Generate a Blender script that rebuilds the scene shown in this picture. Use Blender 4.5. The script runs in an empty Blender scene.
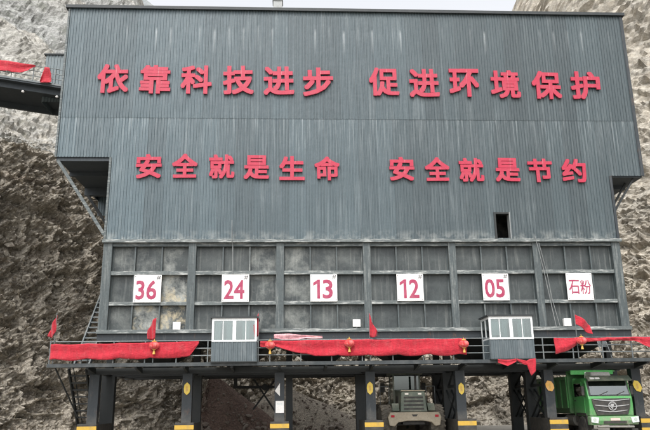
import bpy, bmesh, math, random
import numpy as np
from mathutils import Vector, Matrix

R = math.radians
rng = random.Random(7)
SC = bpy.context.scene
COL = SC.collection

# ------------------------------------------------------------------ camera
cam_d = bpy.data.cameras.new('camera')
cam_d.sensor_fit = 'HORIZONTAL'; cam_d.sensor_width = 36.0
cam_d.lens = 36.0 * 688.1 / 650.0
cam_d.clip_start = 0.1; cam_d.clip_end = 6000
cam = bpy.data.objects.new('camera', cam_d); COL.objects.link(cam)
yaw, pit, rol = R(2.909), R(15.244), R(-0.7516)
F = Vector((math.sin(yaw) * math.cos(pit), math.cos(yaw) * math.cos(pit), math.sin(pit)))
RT = Vector((math.cos(yaw), -math.sin(yaw), 0)); UP = RT.cross(F)
R2 = math.cos(rol) * RT + math.sin(rol) * UP; U2 = -math.sin(rol) * RT + math.cos(rol) * UP
mw = Matrix((R2, U2, -F)).transposed().to_4x4(); mw.translation = Vector((8.515, -31.087, 1.7))
cam.matrix_world = mw
SC.camera = cam

# ------------------------------------------------------------------ light
SUN_EL = R(56)                          # high hazy sun behind the viewer, a little to the left
to_sun = Vector((-0.22 * math.cos(SUN_EL), -0.97 * math.cos(SUN_EL), math.sin(SUN_EL))).normalized()
W = bpy.data.worlds.new('World'); SC.world = W; W.use_nodes = True
nt = W.node_tree; nt.nodes.clear()
wo = nt.nodes.new('ShaderNodeOutputWorld'); bg = nt.nodes.new('ShaderNodeBackground')
sky = nt.nodes.new('ShaderNodeTexSky'); sky.sky_type = 'NISHITA'; sky.sun_disc = False
sky.sun_elevation = math.asin(to_sun.z); sky.sun_rotation = math.atan2(to_sun.x, to_sun.y)
sky.air_density = 1.0; sky.dust_density = 4.0; sky.ozone_density = 1.0
hs = nt.nodes.new('ShaderNodeHueSaturation'); hs.inputs['Saturation'].default_value = 0.14; hs.inputs['Value'].default_value = 2.15
bg.inputs['Strength'].default_value = 0.15
nt.links.new(sky.outputs[0], hs.inputs['Color']); nt.links.new(hs.outputs[0], bg.inputs[0]); nt.links.new(bg.outputs[0], wo.inputs[0])
sd = bpy.data.lights.new('sun', 'SUN'); sd.energy = 1.5; sd.angle = R(10); sd.color = (1.0, 0.96, 0.90)
so = bpy.data.objects.new('sun', sd); COL.objects.link(so)
so.rotation_euler = (-to_sun).to_track_quat('-Z', 'Y').to_euler()
SC.view_settings.view_transform = 'Standard'; SC.view_settings.look = 'None'
SC.view_settings.exposure = 0.18; SC.view_settings.gamma = 1.0; SC.view_settings.use_curve_mapping = False

# ------------------------------------------------------------------ mesh builder
class MB:
    def __init__(s): s.v = []; s.f = []; s.smooth = False
    def add(s, vs, fs):
        o = len(s.v); s.v += [tuple(p) for p in vs]; s.f += [tuple(i + o for i in f) for f in fs]; return s
    def box(s, x0, x1, y0, y1, z0, z1, j=0.0):
        vs = [(x, y, z) for z in (z0, z1) for y in (y0, y1) for x in (x0, x1)]
        return s.add(vs, [(0, 2, 3, 1), (4, 5, 7, 6), (0, 1, 5, 4), (2, 6, 7, 3), (0, 4, 6, 2), (1, 3, 7, 5)])
    def bar(s, p, q, w, h=None, up=(0, 0, 1)):
        h = h or w; p = Vector(p); q = Vector(q); d = (q - p).normalized(); u = Vector(up)
        if abs(d.dot(u)) > .98: u = Vector((0, 1, 0))
        a = d.cross(u).normalized(); b = a.cross(d).normalized()
        vs = [c + a * sx * w / 2 + b * sy * h / 2 for c in (p, q) for sx, sy in ((-1, -1), (1, -1), (1, 1), (-1, 1))]
        return s.add(vs, [(3, 2, 1, 0), (4, 5, 6, 7), (0, 1, 5, 4), (1, 2, 6, 5), (2, 3, 7, 6), (3, 0, 4, 7)])
    def tube(s, p, q, r, n=8, r2=None):
        r2 = r if r2 is None else r2; p = Vector(p); q = Vector(q); d = (q - p).normalized()
        u = Vector((0, 0, 1)) if abs(d.z) < .9 else Vector((1, 0, 0)); a = d.cross(u).normalized(); b = a.cross(d)
        vs = [c + (a * math.cos(t) + b * math.sin(t)) * rr for c, rr in ((p, r), (q, r2)) for t in [2 * math.pi * k / n for k in range(n)]]
        return s.add(vs, [(k, (k + 1) % n, n + (k + 1) % n, n + k) for k in range(n)] + [tuple(range(n - 1, -1, -1)), tuple(range(n, 2 * n))])
    def prism(s, poly, a0, a1, axis='x'):
        # poly: 2D points; axis x -> (y,z), axis y -> (x,z), axis z -> (x,y)
        def P(a, b, c): return {'x': (a, b, c), 'y': (b, a, c), 'z': (b, c, a)}[axis]
        n = len(poly)
        vs = [P(a0, *p) for p in poly] + [P(a1, *p) for p in poly]
        return s.add(vs, [(k, (k + 1) % n, n + (k + 1) % n, n + k) for k in range(n)] + [tuple(range(n - 1, -1, -1)), tuple(range(n, 2 * n))])
    def lathe(s, prof, c, axis='z', n=24):
        # prof: list of (r, h) ; axis direction
        c = Vector(c); vs = []
        for r, h in prof:
            for k in range(n):
                t = 2 * math.pi * k / n; a, b = r * math.cos(t), r * math.sin(t)
                vs.append(c + Vector({'z': (a, b, h), 'x': (h, a, b), 'y': (a, h, b)}[axis]))
        m = len(prof)
        fs = [(i * n + k, i * n + (k + 1) % n, (i + 1) * n + (k + 1) % n, (i + 1) * n + k) for i in range(m - 1) for k in range(n)]
        fs += [tuple(range(n - 1, -1, -1)), tuple(range((m - 1) * n, m * n))]
        return s.add(vs, fs)
    def grid(s, fn, nu, nv):
        vs = [fn(i / nu, j / nv) for j in range(nv + 1) for i in range(nu + 1)]
        return s.add(vs, [(j * (nu + 1) + i, j * (nu + 1) + i + 1, (j + 1) * (nu + 1) + i + 1, (j + 1) * (nu + 1) + i) for j in range(nv) for i in range(nu)])
    def build(s, name, mat, parent=None, loc=(0, 0, 0), smooth=False, recalc=True, bevel=0):
        org = Vector((0, 0, 0))
        if parent:
            p = parent
            while p: org += p.location; p = p.parent
        else: org = Vector(loc)
        me = bpy.data.meshes.new(name)
        me.from_pydata([Vector(p) - org for p in s.v], [], s.f)
        if recalc:
            bm = bmesh.new(); bm.from_mesh(me); bmesh.ops.recalc_face_normals(bm, faces=bm.faces); bm.to_mesh(me); bm.free()
        me.materials.append(mat)
        if smooth: me.polygons.foreach_set('use_smooth', [True] * len(me.polygons))
        o = bpy.data.objects.new(name, me); COL.objects.link(o)
        if parent: o.parent = parent
        else: o.location = loc
        if bevel:
            b = o.modifiers.new('bevel', 'BEVEL'); b.width = bevel; b.segments = 2; b.limit_method = 'ANGLE'; b.angle_limit = R(40)
        return o

def tag(o, label=None, cat=None, group=None, kind=None):
    if label: o['label'] = label
    if cat: o['category'] = cat
    if group: o['group'] = group
    if kind: o['kind'] = kind
    return o
def thing(name, loc, label, cat, group=None):
    o = bpy.data.objects.new(name, None); COL.objects.link(o); o.location = loc; o.empty_display_size = .3
    return tag(o, label, cat, group)
def part(name, mb, mat, parent, **k): return mb.build(name, mat, parent, **k)
def B(*a): return MB().box(*a)

# ------------------------------------------------------------------ materials
class N:
    def __init__(s, name):
        s.m = bpy.data.materials.new(name); s.m.use_nodes = True; s.t = s.m.node_tree; s.b = s.t.nodes['Principled BSDF']
        s.co = s.t.nodes.new('ShaderNodeTexCoord').outputs['Object']
        s._sep = None
    def n(s, t, **k):
        x = s.t.nodes.new(t)
        for a, b in k.items(): setattr(x, a, b)
        return x
    def l(s, a, b): s.t.links.new(a, b)
    def xyz(s):
        if not s._sep:
            q = s.n('ShaderNodeSeparateXYZ'); s.l(s.co, q.inputs[0]); s._sep = q
        return s._sep.outputs
    def math(s, op, a, b=0.0, c=None, clamp=False):
        q = s.n('ShaderNodeMath', operation=op, use_clamp=clamp)
        for i, v in enumerate((a, b) if c is None else (a, b, c)):
            if isinstance(v, (int, float)): q.inputs[i].default_value = v
            else: s.l(v, q.inputs[i])
        return q.outputs[0]
    def vec(s, x, y, z):
        q = s.n('ShaderNodeCombineXYZ')
        for i, v in enumerate((x, y, z)):
            if isinstance(v, (int, float)): q.inputs[i].default_value = v
            else: s.l(v, q.inputs[i])
        return q.outputs[0]
    def scale(s, sx, sy, sz):
        q = s.n('ShaderNodeMapping'); q.inputs['Scale'].default_value = (sx, sy, sz); s.l(s.co, q.inputs[0]); return q.outputs[0]
    def noise(s, scale, detail=6, rough=.6, co=None, dist=0):
        q = s.n('ShaderNodeTexNoise'); q.inputs['Scale'].default_value = scale; q.inputs['Detail'].default_value = detail
        q.inputs['Roughness'].default_value = rough; q.inputs['Distortion'].default_value = dist
        s.l(co or s.co, q.inputs['Vector']); return q.outputs[0]
    def ramp(s, v, lo, hi, a=0.0, b=1.0):
        q = s.n('ShaderNodeMapRange'); s.l(v, q.inputs[0])
        for i, x in zip((1, 2, 3, 4), (lo, hi, a, b)): q.inputs[i].default_value = x
        return q.outputs[0]
    def mix(s, f, a, b):
        q = s.n('ShaderNodeMix', data_type='RGBA')
        for i, v in ((0, f), (6, a), (7, b)):
            if isinstance(v, (int, float)): q.inputs[i].default_value = v
            elif isinstance(v, tuple): q.inputs[i].default_value = (*v, 1)
            else: s.l(v, q.inputs[i])
        return q.outputs[2]
    def mul(s, c, f):
        q = s.n('ShaderNodeMix', data_type='RGBA', blend_type='MULTIPLY'); q.inputs[0].default_value = 1
        s.l(c, q.inputs[6]) if not isinstance(c, tuple) else setattr(q.inputs[6], 'default_value', (*c, 1))
        s.l(s.vec(f, f, f), q.inputs[7]); return q.outputs[2]
    def color(s, c): s.l(c, s.b.inputs['Base Color']) if not isinstance(c, tuple) else setattr(s.b.inputs['Base Color'], 'default_value', (*c, 1))
    def bump(s, h, strength=.4, dist=.02):
        q = s.n('ShaderNodeBump'); q.inputs['Strength'].default_value = strength; q.inputs['Distance'].default_value = dist
        s.l(h, q.inputs['Height']); s.l(q.outputs[0], s.b.inputs['Normal'])
    def set(s, rough=.6, metal=0.0, **k):
        s.b.inputs['Roughness'].default_value = rough; s.b.inputs['Metallic'].default_value = metal
        for a, v in k.items(): s.b.inputs[a].default_value = v
        return s.m

def simple(name, c, rough=.6, metal=0., dirt=(.30, .28, .24), amt=.35, sc=2.5, bump=.15):
    n = N(name); a = n.noise(sc, 7, .65); f = n.ramp(a, .45, .75, 0, amt)
    col = n.mix(f, c, dirt); v = n.ramp(n.noise(sc * 9, 4), .3, .7, .85, 1.12)
    n.color(n.mul(col, v)); n.bump(n.noise(sc * 20, 4), bump, .01); return n.set(rough, metal)

def m_cladding():
    n = N('grey_blue_corrugated_sheet'); x, y, z = n.xyz()
    wn = n.n('ShaderNodeTexWhiteNoise', noise_dimensions='2D')
    zrow = n.math('GREATER_THAN', z, 15.02)
    n.l(n.vec(n.math('FLOOR', n.math('DIVIDE', x, .84)), zrow, 0), wn.inputs['Vector'])
    tint = n.ramp(wn.outputs['Value'], 0, 1, .84, 1.13)
    lap = n.ramp(n.math('FRACT', n.math('DIVIDE', x, .84)), 0, .04, .72, 1); tint = n.math('MULTIPLY', tint, lap)
    east = n.ramp(n.math('ADD', x, n.math('MULTIPLY', n.noise(.25, 3), 8)), 6, 24, 0, 1)
    base = n.mix(east, (.068, .097, .111), (.047, .065, .072))
    # long vertical dust streaks
    st = n.noise(1.0, 5, .6, n.scale(7.0, 1, .22)); big = n.noise(.35, 3, .5)
    sf = n.ramp(n.math('MULTIPLY', n.ramp(st, .50, .72), n.ramp(big, .38, .62)), 0, 1, 0, .26)
    base = n.mix(sf, base, (.36, .40, .41))
    # drips under the sheet overlap
    st2 = n.noise(1.0, 4, .6, n.scale(11.0, 1, .35))
    band = n.math('MULTIPLY', n.ramp(z, 12.4, 15.0, 0, 1), n.math('LESS_THAN', z, 15.02))
    base = n.mix(n.math('MULTIPLY', n.math('MULTIPLY', n.ramp(st2, .50, .68), band), .34), base, (.42, .46, .47))
    # short white runs below the row of roof fixings
    idx = n.math('FLOOR', n.math('DIVIDE', x, .72)); fr = n.math('FRACT', n.math('DIVIDE', x, .72))
    wn2 = n.n('ShaderNodeTexWhiteNoise', noise_dimensions='1D'); n.l(idx, wn2.inputs['W'])
    near = n.ramp(n.math('ABSOLUTE', n.math('SUBTRACT', fr, .5)), .02, .10, 1, 0)
    zz = n.math('ADD', z, n.math('MULTIPLY', wn2.outputs['Value'], .5))
    runs = n.math('MULTIPLY', n.ramp(zz, 18.9, 20.1), n.ramp(zz, 20.1, 20.35, 1, 0))
    base = n.mix(n.math('MULTIPLY', n.math('MULTIPLY', near, runs), n.ramp(wn2.outputs['Value'], .25, .9, 0, .32)), base, (.62, .65, .66))
    # grime and fine dust
    g = n.ramp(n.noise(.7, 6, .65, n.scale(1, 1, .6)), .5, .8, 0, .35); base = n.mix(g, base, (.040, .056, .064))
    low = n.math('MULTIPLY', n.ramp(z, 8.95, 9.5, 1, 0), n.ramp(n.noise(2.2, 5), .45, .6)); base = n.mix(n.math('MULTIPLY', low, .5), base, (.36, .37, .35))
    fine = n.ramp(n.noise(14, 4, .7), .3, .7, .88, 1.1)
    n.color(n.mul(n.mul(base, tint), fine)); n.bump(n.math('ADD', n.noise(5, 3), n.math('MULTIPLY', n.noise(.8, 3), 3.0)), .22, .05)
    return n.set(.5, 0.0)

def m_panel():
    n = N('hopper_steel_plate'); oi = n.n('ShaderNodeObjectInfo')
    q = n.n('ShaderNodeSeparateColor'); n.l(oi.outputs['Color'], q.inputs[0])
    off = n.n('ShaderNodeVectorMath', operation='ADD'); n.l(n.co, off.inputs[0])
    n.l(n.vec(n.math('MULTIPLY', oi.outputs['Random'], 40), 0, 0), off.inputs[1]); co = off.outputs[0]
    base = n.mix(n.ramp(n.noise(1.2, 5, .6, co), .35, .7), (.024, .031, .033), (.048, .058, .058))
    cl = n.ramp(n.noise(1.0, 8, .72, co, .15), .44, .66); base = n.mix(n.math('MULTIPLY', cl, q.outputs[0]), base, (.36, .37, .34))  # pale dust clouds, partly painted in place of the steel's glossy reflections
    ru = n.ramp(n.noise(1.7, 7, .7, co, .3), .50, .66); base = n.mix(n.math('MULTIPLY', ru, q.outputs[1]), base, (.42, .36, .24))
    mp = n.n('ShaderNodeMapping'); mp.inputs['Scale'].default_value = (9, 1, .5); n.l(co, mp.inputs[0])
    st = n.ramp(n.noise(1, 5, .6, mp.outputs[0]), .54, .74, 0, .26); base = n.mix(st, base, (.33, .34, .32))  # vertical streaks: dust runs that also imitate reflections on the plate
    n.color(n.mul(base, n.ramp(n.noise(18, 4, .7, co), .3, .7, .85, 1.15))); n.bump(n.noise(2.5, 3, .5, co), .25, .03)
    return n.set(.5, 0.1)

def m_beam(name, c=(.056, .070, .072), dust=.4):
    n = N(name)
    d = n.ramp(n.noise(1.0, 7, .7, n.scale(1.2, 1.2, 9)), .50, .64, 0, dust)
    col = n.mix(d, c, (.46, .47, .45)); s2 = n.ramp(n.noise(1, 4, .6, n.scale(12, 12, .6)), .58, .75, 0, .25); col = n.mix(s2, col, (.3, .3, .28))
    n.color(n.mul(col, n.ramp(n.noise(11, 4), .3, .7, .8, 1.15))); n.bump(n.noise(8, 4), .2, .01); return n.set(.55)

def m_letter():
    n = N('faded_red_letter_paint'); f = n.ramp(n.noise(1.3, 6, .65), .42, .72, 0, .45); col = n.mix(f, (.37, .009, .040), (.40, .06, .09))
    st = n.ramp(n.noise(1, 5, .6, n.scale(10, 10, .5)), .64, .76, 0, .4); col = n.mix(st, col, (.55, .42, .42))
    g = n.ramp(n.noise(2.6, 6, .7), .56, .74, 0, .6); col = n.mix(g, col, (.17, .012, .03)); n.color(n.mul(col, n.ramp(n.noise(16, 4), .3, .7, .85, 1.12))); n.bump(n.noise(9, 4), .15, .01); return n.set(.55)
def m_green(name, c, mud):
    n = N(name); x, y, z = n.xyz(); a = n.noise(2.4, 7, .68)
    h = n.ramp(n.math('ADD', z, n.math('MULTIPLY', n.math('SUBTRACT', a, .5), 1.3)), .75, 1.45, mud, .12)
    st = n.ramp(n.noise(1, 6, .65, n.scale(7, 7, .6)), .5, .72, 0, .35); f = n.math('MAXIMUM', n.math('MULTIPLY', h, n.ramp(n.noise(5, 6, .7), .3, .6)), st)
    col = n.mix(f, c, (.25, .235, .19)); n.color(n.mul(col, n.ramp(n.noise(20, 4), .3, .7, .86, 1.1)))
    n.l(n.ramp(f, 0, .6, .3, .9), n.b.inputs['Roughness']); n.bump(n.noise(3, 4), .06, .02); n.b.inputs['Metallic'].default_value = 0; return n.m
def m_column(name, c):
    n = N(name); x, y, z = n.xyz(); a = n.noise(1.7, 7, .7)
    h = n.ramp(n.math('ADD', z, n.math('MULTIPLY', n.math('SUBTRACT', a, .5), 2.2)), .5, 1.5, .5, .0)
    col = n.mix(h, c, (.15, .135, .11)); ru = n.ramp(n.noise(3.5, 7, .72, n.scale(1, 1, .5)), .58, .70, 0, .65); col = n.mix(ru, col, (.11, .055, .03))
    sc_ = n.ramp(n.noise(1, 5, .7, n.scale(9, 9, .6)), .58, .72, 0, .4); col = n.mix(sc_, col, (.15, .15, .145)); n.color(n.mul(col, n.ramp(n.noise(16, 4), .3, .7, .8, 1.2))); n.bump(n.noise(6, 5), .25, .015); return n.set(.55)

def m_post():
    n = N('streaked_steel_post'); st = n.ramp(n.noise(1, 6, .7, n.scale(9, 9, .7)), .50, .72, 0, .5); col = n.mix(st, (.052, .066, .069), (.34, .35, .33))
    g = n.ramp(n.noise(1.6, 6, .7), .5, .72, 0, .5); col = n.mix(g, col, (.05, .06, .06)); n.color(n.mul(col, n.ramp(n.noise(11, 4), .3, .7, .8, 1.15))); n.bump(n.noise(8, 4), .2, .01); return n.set(.55)

def m_rock():
    n = N('quarry_rock')
    at = n.n('ShaderNodeAttribute', attribute_name='tone'); q = n.n('ShaderNodeSeparateColor'); n.l(at.outputs['Color'], q.inputs[0])
    dark, pale, warm = q.outputs[0], q.outputs[1], q.outputs[2]
    a = n.noise(.55, 8, .68, n.scale(1, 1, 1.9), .7); b = n.noise(3.2, 7, .72, n.scale(1, 1, 1.8), .5); c = n.noise(13, 5, .7)
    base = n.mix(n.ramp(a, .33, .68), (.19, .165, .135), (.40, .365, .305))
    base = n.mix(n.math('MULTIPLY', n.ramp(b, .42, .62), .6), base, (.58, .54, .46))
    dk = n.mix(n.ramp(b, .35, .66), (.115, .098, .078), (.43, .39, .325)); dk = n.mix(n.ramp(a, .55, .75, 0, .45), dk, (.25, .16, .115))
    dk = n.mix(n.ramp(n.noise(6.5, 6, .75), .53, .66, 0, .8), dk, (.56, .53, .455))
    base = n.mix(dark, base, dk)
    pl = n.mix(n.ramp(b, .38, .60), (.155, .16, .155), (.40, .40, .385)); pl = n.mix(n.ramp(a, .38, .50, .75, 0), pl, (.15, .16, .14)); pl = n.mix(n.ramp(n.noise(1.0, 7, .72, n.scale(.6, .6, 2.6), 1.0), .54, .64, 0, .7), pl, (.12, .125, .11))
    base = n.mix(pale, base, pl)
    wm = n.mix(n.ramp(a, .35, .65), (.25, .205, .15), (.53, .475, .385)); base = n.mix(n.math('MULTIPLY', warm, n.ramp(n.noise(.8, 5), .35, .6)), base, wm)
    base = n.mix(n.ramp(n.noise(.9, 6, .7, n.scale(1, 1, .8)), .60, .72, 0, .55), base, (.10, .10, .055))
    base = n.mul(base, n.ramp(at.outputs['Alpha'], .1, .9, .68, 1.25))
    n.color(n.mul(base, n.ramp(c, .28, .72, .66, 1.25)))
    vo = n.n('ShaderNodeTexVoronoi', feature='DISTANCE_TO_EDGE'); vo.inputs['Scale'].default_value = 2.6
    wv = n.n('ShaderNodeVectorMath', operation='ADD'); n.l(n.scale(1, 1, 1.7), wv.inputs[0]); n.l(n.vec(a, b, a), wv.inputs[1]); n.l(wv.outputs[0], vo.inputs['Vector'])
    h = n.math('ADD', n.math('MULTIPLY', b, 1.0), n.math('ADD', n.math('MULTIPLY', c, .35), n.math('MULTIPLY', n.ramp(vo.outputs[0], 0, .12), .35)))
    n.bump(h, .7, .10); return n.set(.95)

def m_ground():
    n = N('dusty_yard'); a = n.noise(.4, 7, .65); b = n.noise(7, 6, .7)
    col = n.mix(n.ramp(a, .35, .65), (.20, .185, .16), (.31, .29, .25)); col = n.mix(n.ramp(b, .55, .7, 0, .5), col, (.13, .12, .105))
    n.color(col); n.bump(b, .5, .03); return n.set(.95)

def m_gravel(name, c0, c1):
    n = N(name); b = n.noise(9, 6, .75); vo = n.n('ShaderNodeTexVoronoi'); vo.inputs['Scale'].default_value = 14; n.l(n.co, vo.inputs['Vector'])
    col = n.mix(n.ramp(b, .35, .68), c0, c1); q = n.n('ShaderNodeSeparateColor'); n.l(vo.outputs['Color'], q.inputs[0])
    n.color(n.mul(col, n.ramp(q.outputs[0], 0, 1, .7, 1.3))); n.bump(vo.outputs['Distance'], .6, .04); return n.set(.95)

def m_cloth(name, c, dust=.12):
    n = N(name); a = n.noise(3.0, 6, .6); col = n.mix(n.ramp(a, .5, .75, 0, dust), c, (.62, .40, .36))
    n.color(n.mul(col, n.ramp(n.noise(1, 4, .6, n.scale(14, 14, 2)), .3, .7, .82, 1.14))); w_ = n.noise(1, 5, .6, n.scale(3.5, 3.5, 9), 1.2); n.bump(n.math('ADD', w_, n.math('MULTIPLY', n.noise(1, 3, .5, n.scale(22, 22, 4)), .5)), .7, .05)
    n.set(.85); n.b.inputs['Sheen Weight'].default_value = .2; return n.m

def m_glass(name, tint=(.75, .85, .85), t=.6):
    n = N(name); g = n.n('ShaderNodeBsdfGlossy'); g.inputs['Roughness'].default_value = .04; g.inputs['Color'].default_value = (.8, .85, .85, 1)
    tr = n.n('ShaderNodeBsdfTransparent'); tr.inputs['Color'].default_value = (*[v * t for v in tint], 1)
    lw = n.n('ShaderNodeFresnel'); lw.inputs[0].default_value = 1.6
    ms = n.n('ShaderNodeMixShader'); n.l(n.math('ADD', n.math('MULTIPLY', lw.outputs[0], 1.0), .12, clamp=True), ms.inputs[0]); n.l(tr.outputs[0], ms.inputs[1]); n.l(g.outputs[0], ms.inputs[2])
    n.l(ms.outputs[0], n.t.nodes['Material Output'].inputs[0]); return n.m

def m_sheet_plain(name, c):
    n = N(name); st = n.ramp(n.noise(1, 5, .6, n.scale(8, 8, .5)), .52, .76, 0, .28); col = n.mix(st, c, (.36, .38, .38))
    n.color(n.mul(col, n.ramp(n.noise(6, 5), .3, .7, .85, 1.12))); n.bump(n.noise(5, 3), .1, .01); return n.set(.55)

M = dict(
    clad=m_cladding(), panel=m_panel(), beam=m_beam('dusty_steel_beam'), channel=simple('catwalk_edge_paint', (.026, .033, .036), .5, 0, (.16, .16, .155), .4, 2), post=m_post(), ledge=m_beam('dust_covered_ledge', (.09, .105, .105), .8),
    dark=simple('dark_painted_steel', (.009, .012, .013), .6, 0, (.045, .045, .04), .3, 1.6), column=m_column('column_steel', (.017, .023, .028)),
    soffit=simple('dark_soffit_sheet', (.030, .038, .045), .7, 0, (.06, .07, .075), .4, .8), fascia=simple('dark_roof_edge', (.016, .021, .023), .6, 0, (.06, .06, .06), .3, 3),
    rail=simple('grey_rail_paint', (.10, .115, .12), .5, .2, (.28, .27, .25), .5, 3), rock=m_rock(), ground=m_ground(),
    wire=simple('pale_grey_wire', (.20, .21, .21), .6, 0, (.3, .3, .29), .5, 3), twig=simple('dry_twig', (.20, .165, .115), .9, 0, (.42, .38, .30), .8, 1.5), stone=simple('loose_stone', (.17, .135, .11), .9, 0, (.33, .30, .26), .8, .9), brown=m_gravel('brown_gravel', (.085, .054, .042), (.17, .115, .09)), grey=m_gravel('grey_gravel', (.17, .145, .115), (.33, .295, .24)),
    red=m_cloth('red_cloth', (.36, .006, .020), .07), pink=m_cloth('dusty_pink_cloth', (.62, .30, .33), .6), redletter=m_letter(),
    white=simple('white_board', (.74, .73, .71), .6, 0, (.45, .42, .38), .45, 2.2, .03), digit=simple('crimson_digit_paint', (.30, .022, .075), .55, 0, (.5, .3, .32), .25, 4, .02), mark=simple('grey_mark_paint', (.10, .10, .11), .6),
    alu=simple('white_window_frame', (.72, .74, .74), .4, 0, (.45, .45, .43), .3, 3, .03), booth=m_sheet_plain('booth_sheet', (.070, .090, .100)), housing=m_sheet_plain('housing_sheet', (.12, .15, .16)), glass=m_glass('window_glass', t=.85), curtain=simple('pale_curtain', (.62, .66, .65), .9, 0, (.3, .3, .3), .2),
    inside=simple('booth_lining', (.16, .175, .175), .8), yellow=simple('yellow_paint', (.46, .285, .035), .6, 0, (.20, .16, .09), .55, 5), black=simple('black_paint', (.025, .024, .022), .6, 0, (.11, .095, .075), .5, 5), signyellow=simple('yellow_sign_paint', (.70, .50, .06), .5, 0, (.55, .5, .4), .35, 6),
    orange=simple('orange_yellow_sign_paint', (.68, .36, .07), .5, 0, (.6, .55, .5), .4, 6), gold=simple('gold_fringe', (.60, .36, .07), .5), lantern=m_cloth('lantern_silk', (.55, .02, .025), .55), chrome=simple('chrome_trim', (.62, .63, .64), .2, .9, (.3, .3, .3), .2, 4, .02),
    green=m_green('green_truck_paint', (.040, .255, .058), .8), bedgreen=m_green('dusty_green_bed', (.033, .16, .042), .95), rubber=simple('tyre_rubber', (.028, .027, .025), .85, 0, (.20, .18, .15), .6, 4), rim=simple('dusty_rim', (.17, .165, .15), .5, .3, (.3, .27, .22), .5, 5),
    tglass=m_glass('windscreen_glass', (.55, .66, .62), .6), lamp=simple('headlight_lens', (.62, .66, .66), .12, .2, (.5, .5, .45), .2, 5, .02), dustytyre=simple('dust_caked_tyre', (.09, .08, .066), .9, 0, (.26, .23, .18), .7, 4), plastic=simple('headlight_bowl', (.45, .50, .46), .25, .3, (.5, .5, .45), .3, 5, .02), plate=simple('pale_plate', (.62, .42, .38), .5, 0, (.7, .66, .6), .5, 9), cabin=simple('cab_interior', (.035, .036, .038), .8),
    lgreen=simple('grey_green_loader_paint', (.085, .105, .080), .5, 0, (.36, .33, .25), .55, 2), lbeige=simple('dusty_loader_iron', (.29, .25, .185), .75, 0, (.42, .37, .29), .6, 2.5), taillamp=simple('tail_lamp', (.72, .68, .62), .3, 0, (.5, .4, .35), .3), concrete=simple('pale_vent_paint', (.30, .31, .31), .6, 0, (.18, .18, .17), .6, 4),
    void=simple('unlit_room_wall', (.02, .022, .025), .9), hill=None)
nh = N('far_hill_rock'); nh.color(nh.mix(nh.ramp(nh.noise(.03, 8, .7), .35, .65), (.23, .25, .26), (.36, .37, .37))); nh.bump(nh.noise(.12, 8, .7), .8, 3); M['hill'] = nh.set(.95)

# ------------------------------------------------------------------ ground and cliff
tag(B(-2500, 2500, -2500, 2500, -.6, 0).build('ground', M['ground'], recalc=True), kind='structure')

_p = np.random.RandomState(3).permutation(256).astype(np.int64); _p = np.r_[_p, _p, _p]
_g = np.random.RandomState(5).normal(size=(256, 3)); _g /= np.linalg.norm(_g, axis=1)[:, None]
def perlin(P):
    I = np.floor(P).astype(np.int64); f = P - I; I &= 255; u = f * f * f * (f * (f * 6 - 15) + 10); r = 0
    for dx in (0, 1):
        for dy in (0, 1):
            for dz in (0, 1):
                h = _p[_p[_p[I[:, 0] + dx] + I[:, 1] + dy] + I[:, 2] + dz]; g = _g[h]
                d = (g * (f - np.array([dx, dy, dz]))).sum(1)
                r = r + d * (u[:, 0] if dx else 1 - u[:, 0]) * (u[:, 1] if dy else 1 - u[:, 1]) * (u[:, 2] if dz else 1 - u[:, 2])
    return r
def fbm(P, o=5, gain=.5, ridged=False):
    s = 0; a = 1
    for k in range(o):
        q = perlin(P * 2.03 ** k + 17.3 * k); s = s + a * ((.5 - np.abs(q)) * 1.4 if ridged else q); a *= gain
    return s

_r3 = np.random.RandomState(9).rand(256, 4)
def worley(P):
    I = np.floor(P).astype(np.int64); f1 = np.full(len(P), 9.); f2 = np.full(len(P), 9.); rid = np.zeros(len(P))
    for dx in (-1, 0, 1):
        for dy in (-1, 0, 1):
            for dz in (-1, 0, 1):
                C = I + (dx, dy, dz); K = C & 255; h = _p[_p[_p[K[:, 0]] + K[:, 1]] + K[:, 2]]; q = _r3[h]
                e = np.sqrt(((C + q[:, :3] - P) ** 2).sum(1)); nb = e < f1
                f2 = np.where(nb, f1, np.minimum(f2, e)); rid = np.where(nb, q[:, 3], rid); f1 = np.where(nb, e, f1)
    return f1, f2, rid
path = np.array([(-44, -46), (-26, -20), (-14, -3), (-7.5, 6.5), (-2, 13), (5, 17), (13, 19), (22, 19.5), (30, 17), (37, 8), (44, -10), (56, -46)], float)
def catmull(P, n):
    out = []
    for i in range(len(P) - 1):
        p0, p1, p2, p3 = P[max(i - 1, 0)], P[i], P[i + 1], P[min(i + 2, len(P) - 1)]
        for t in np.linspace(0, 1, n, endpoint=False):
            out.append(.5 * ((2 * p1) + (-p0 + p2) * t + (2 * p0 - 5 * p1 + 4 * p2 - p3) * t * t + (-p0 + 3 * p1 - 3 * p2 + p3) * t ** 3))
    return np.array(out + [P[-1]])
cur = catmull(path, 60); seg = np.r_[0, np.cumsum(np.linalg.norm(np.diff(cur, axis=0), axis=1))]
def at_s(s): return np.c_[np.interp(s, seg, cur[:, 0]), np.interp(s, seg, cur[:, 1])]
i0, i1 = 2 * 60 - 20, 9 * 60 + 20
S = np.r_[np.linspace(0, seg[i0], 60, endpoint=False), np.linspace(seg[i0], seg[i1], 640, endpoint=False), np.linspace(seg[i1], seg[-1], 60)]
base = at_s(S); tan = at_s(np.minimum(S + 2.5, seg[-1])) - at_s(np.maximum(S - 2.5, 0)); tan /= np.linalg.norm(tan, axis=1)[:, None]
nor = np.c_[-tan[:, 1], tan[:, 0]]
PL = np.array([(-.6, -.5), (0, 0), (.9, 4), (2.0, 9), (3.2, 14), (4.8, 18.2), (9, 19.6), (20, 24.5), (35, 41), (60, 68), (100, 108), (130, 125)], float)
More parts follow.
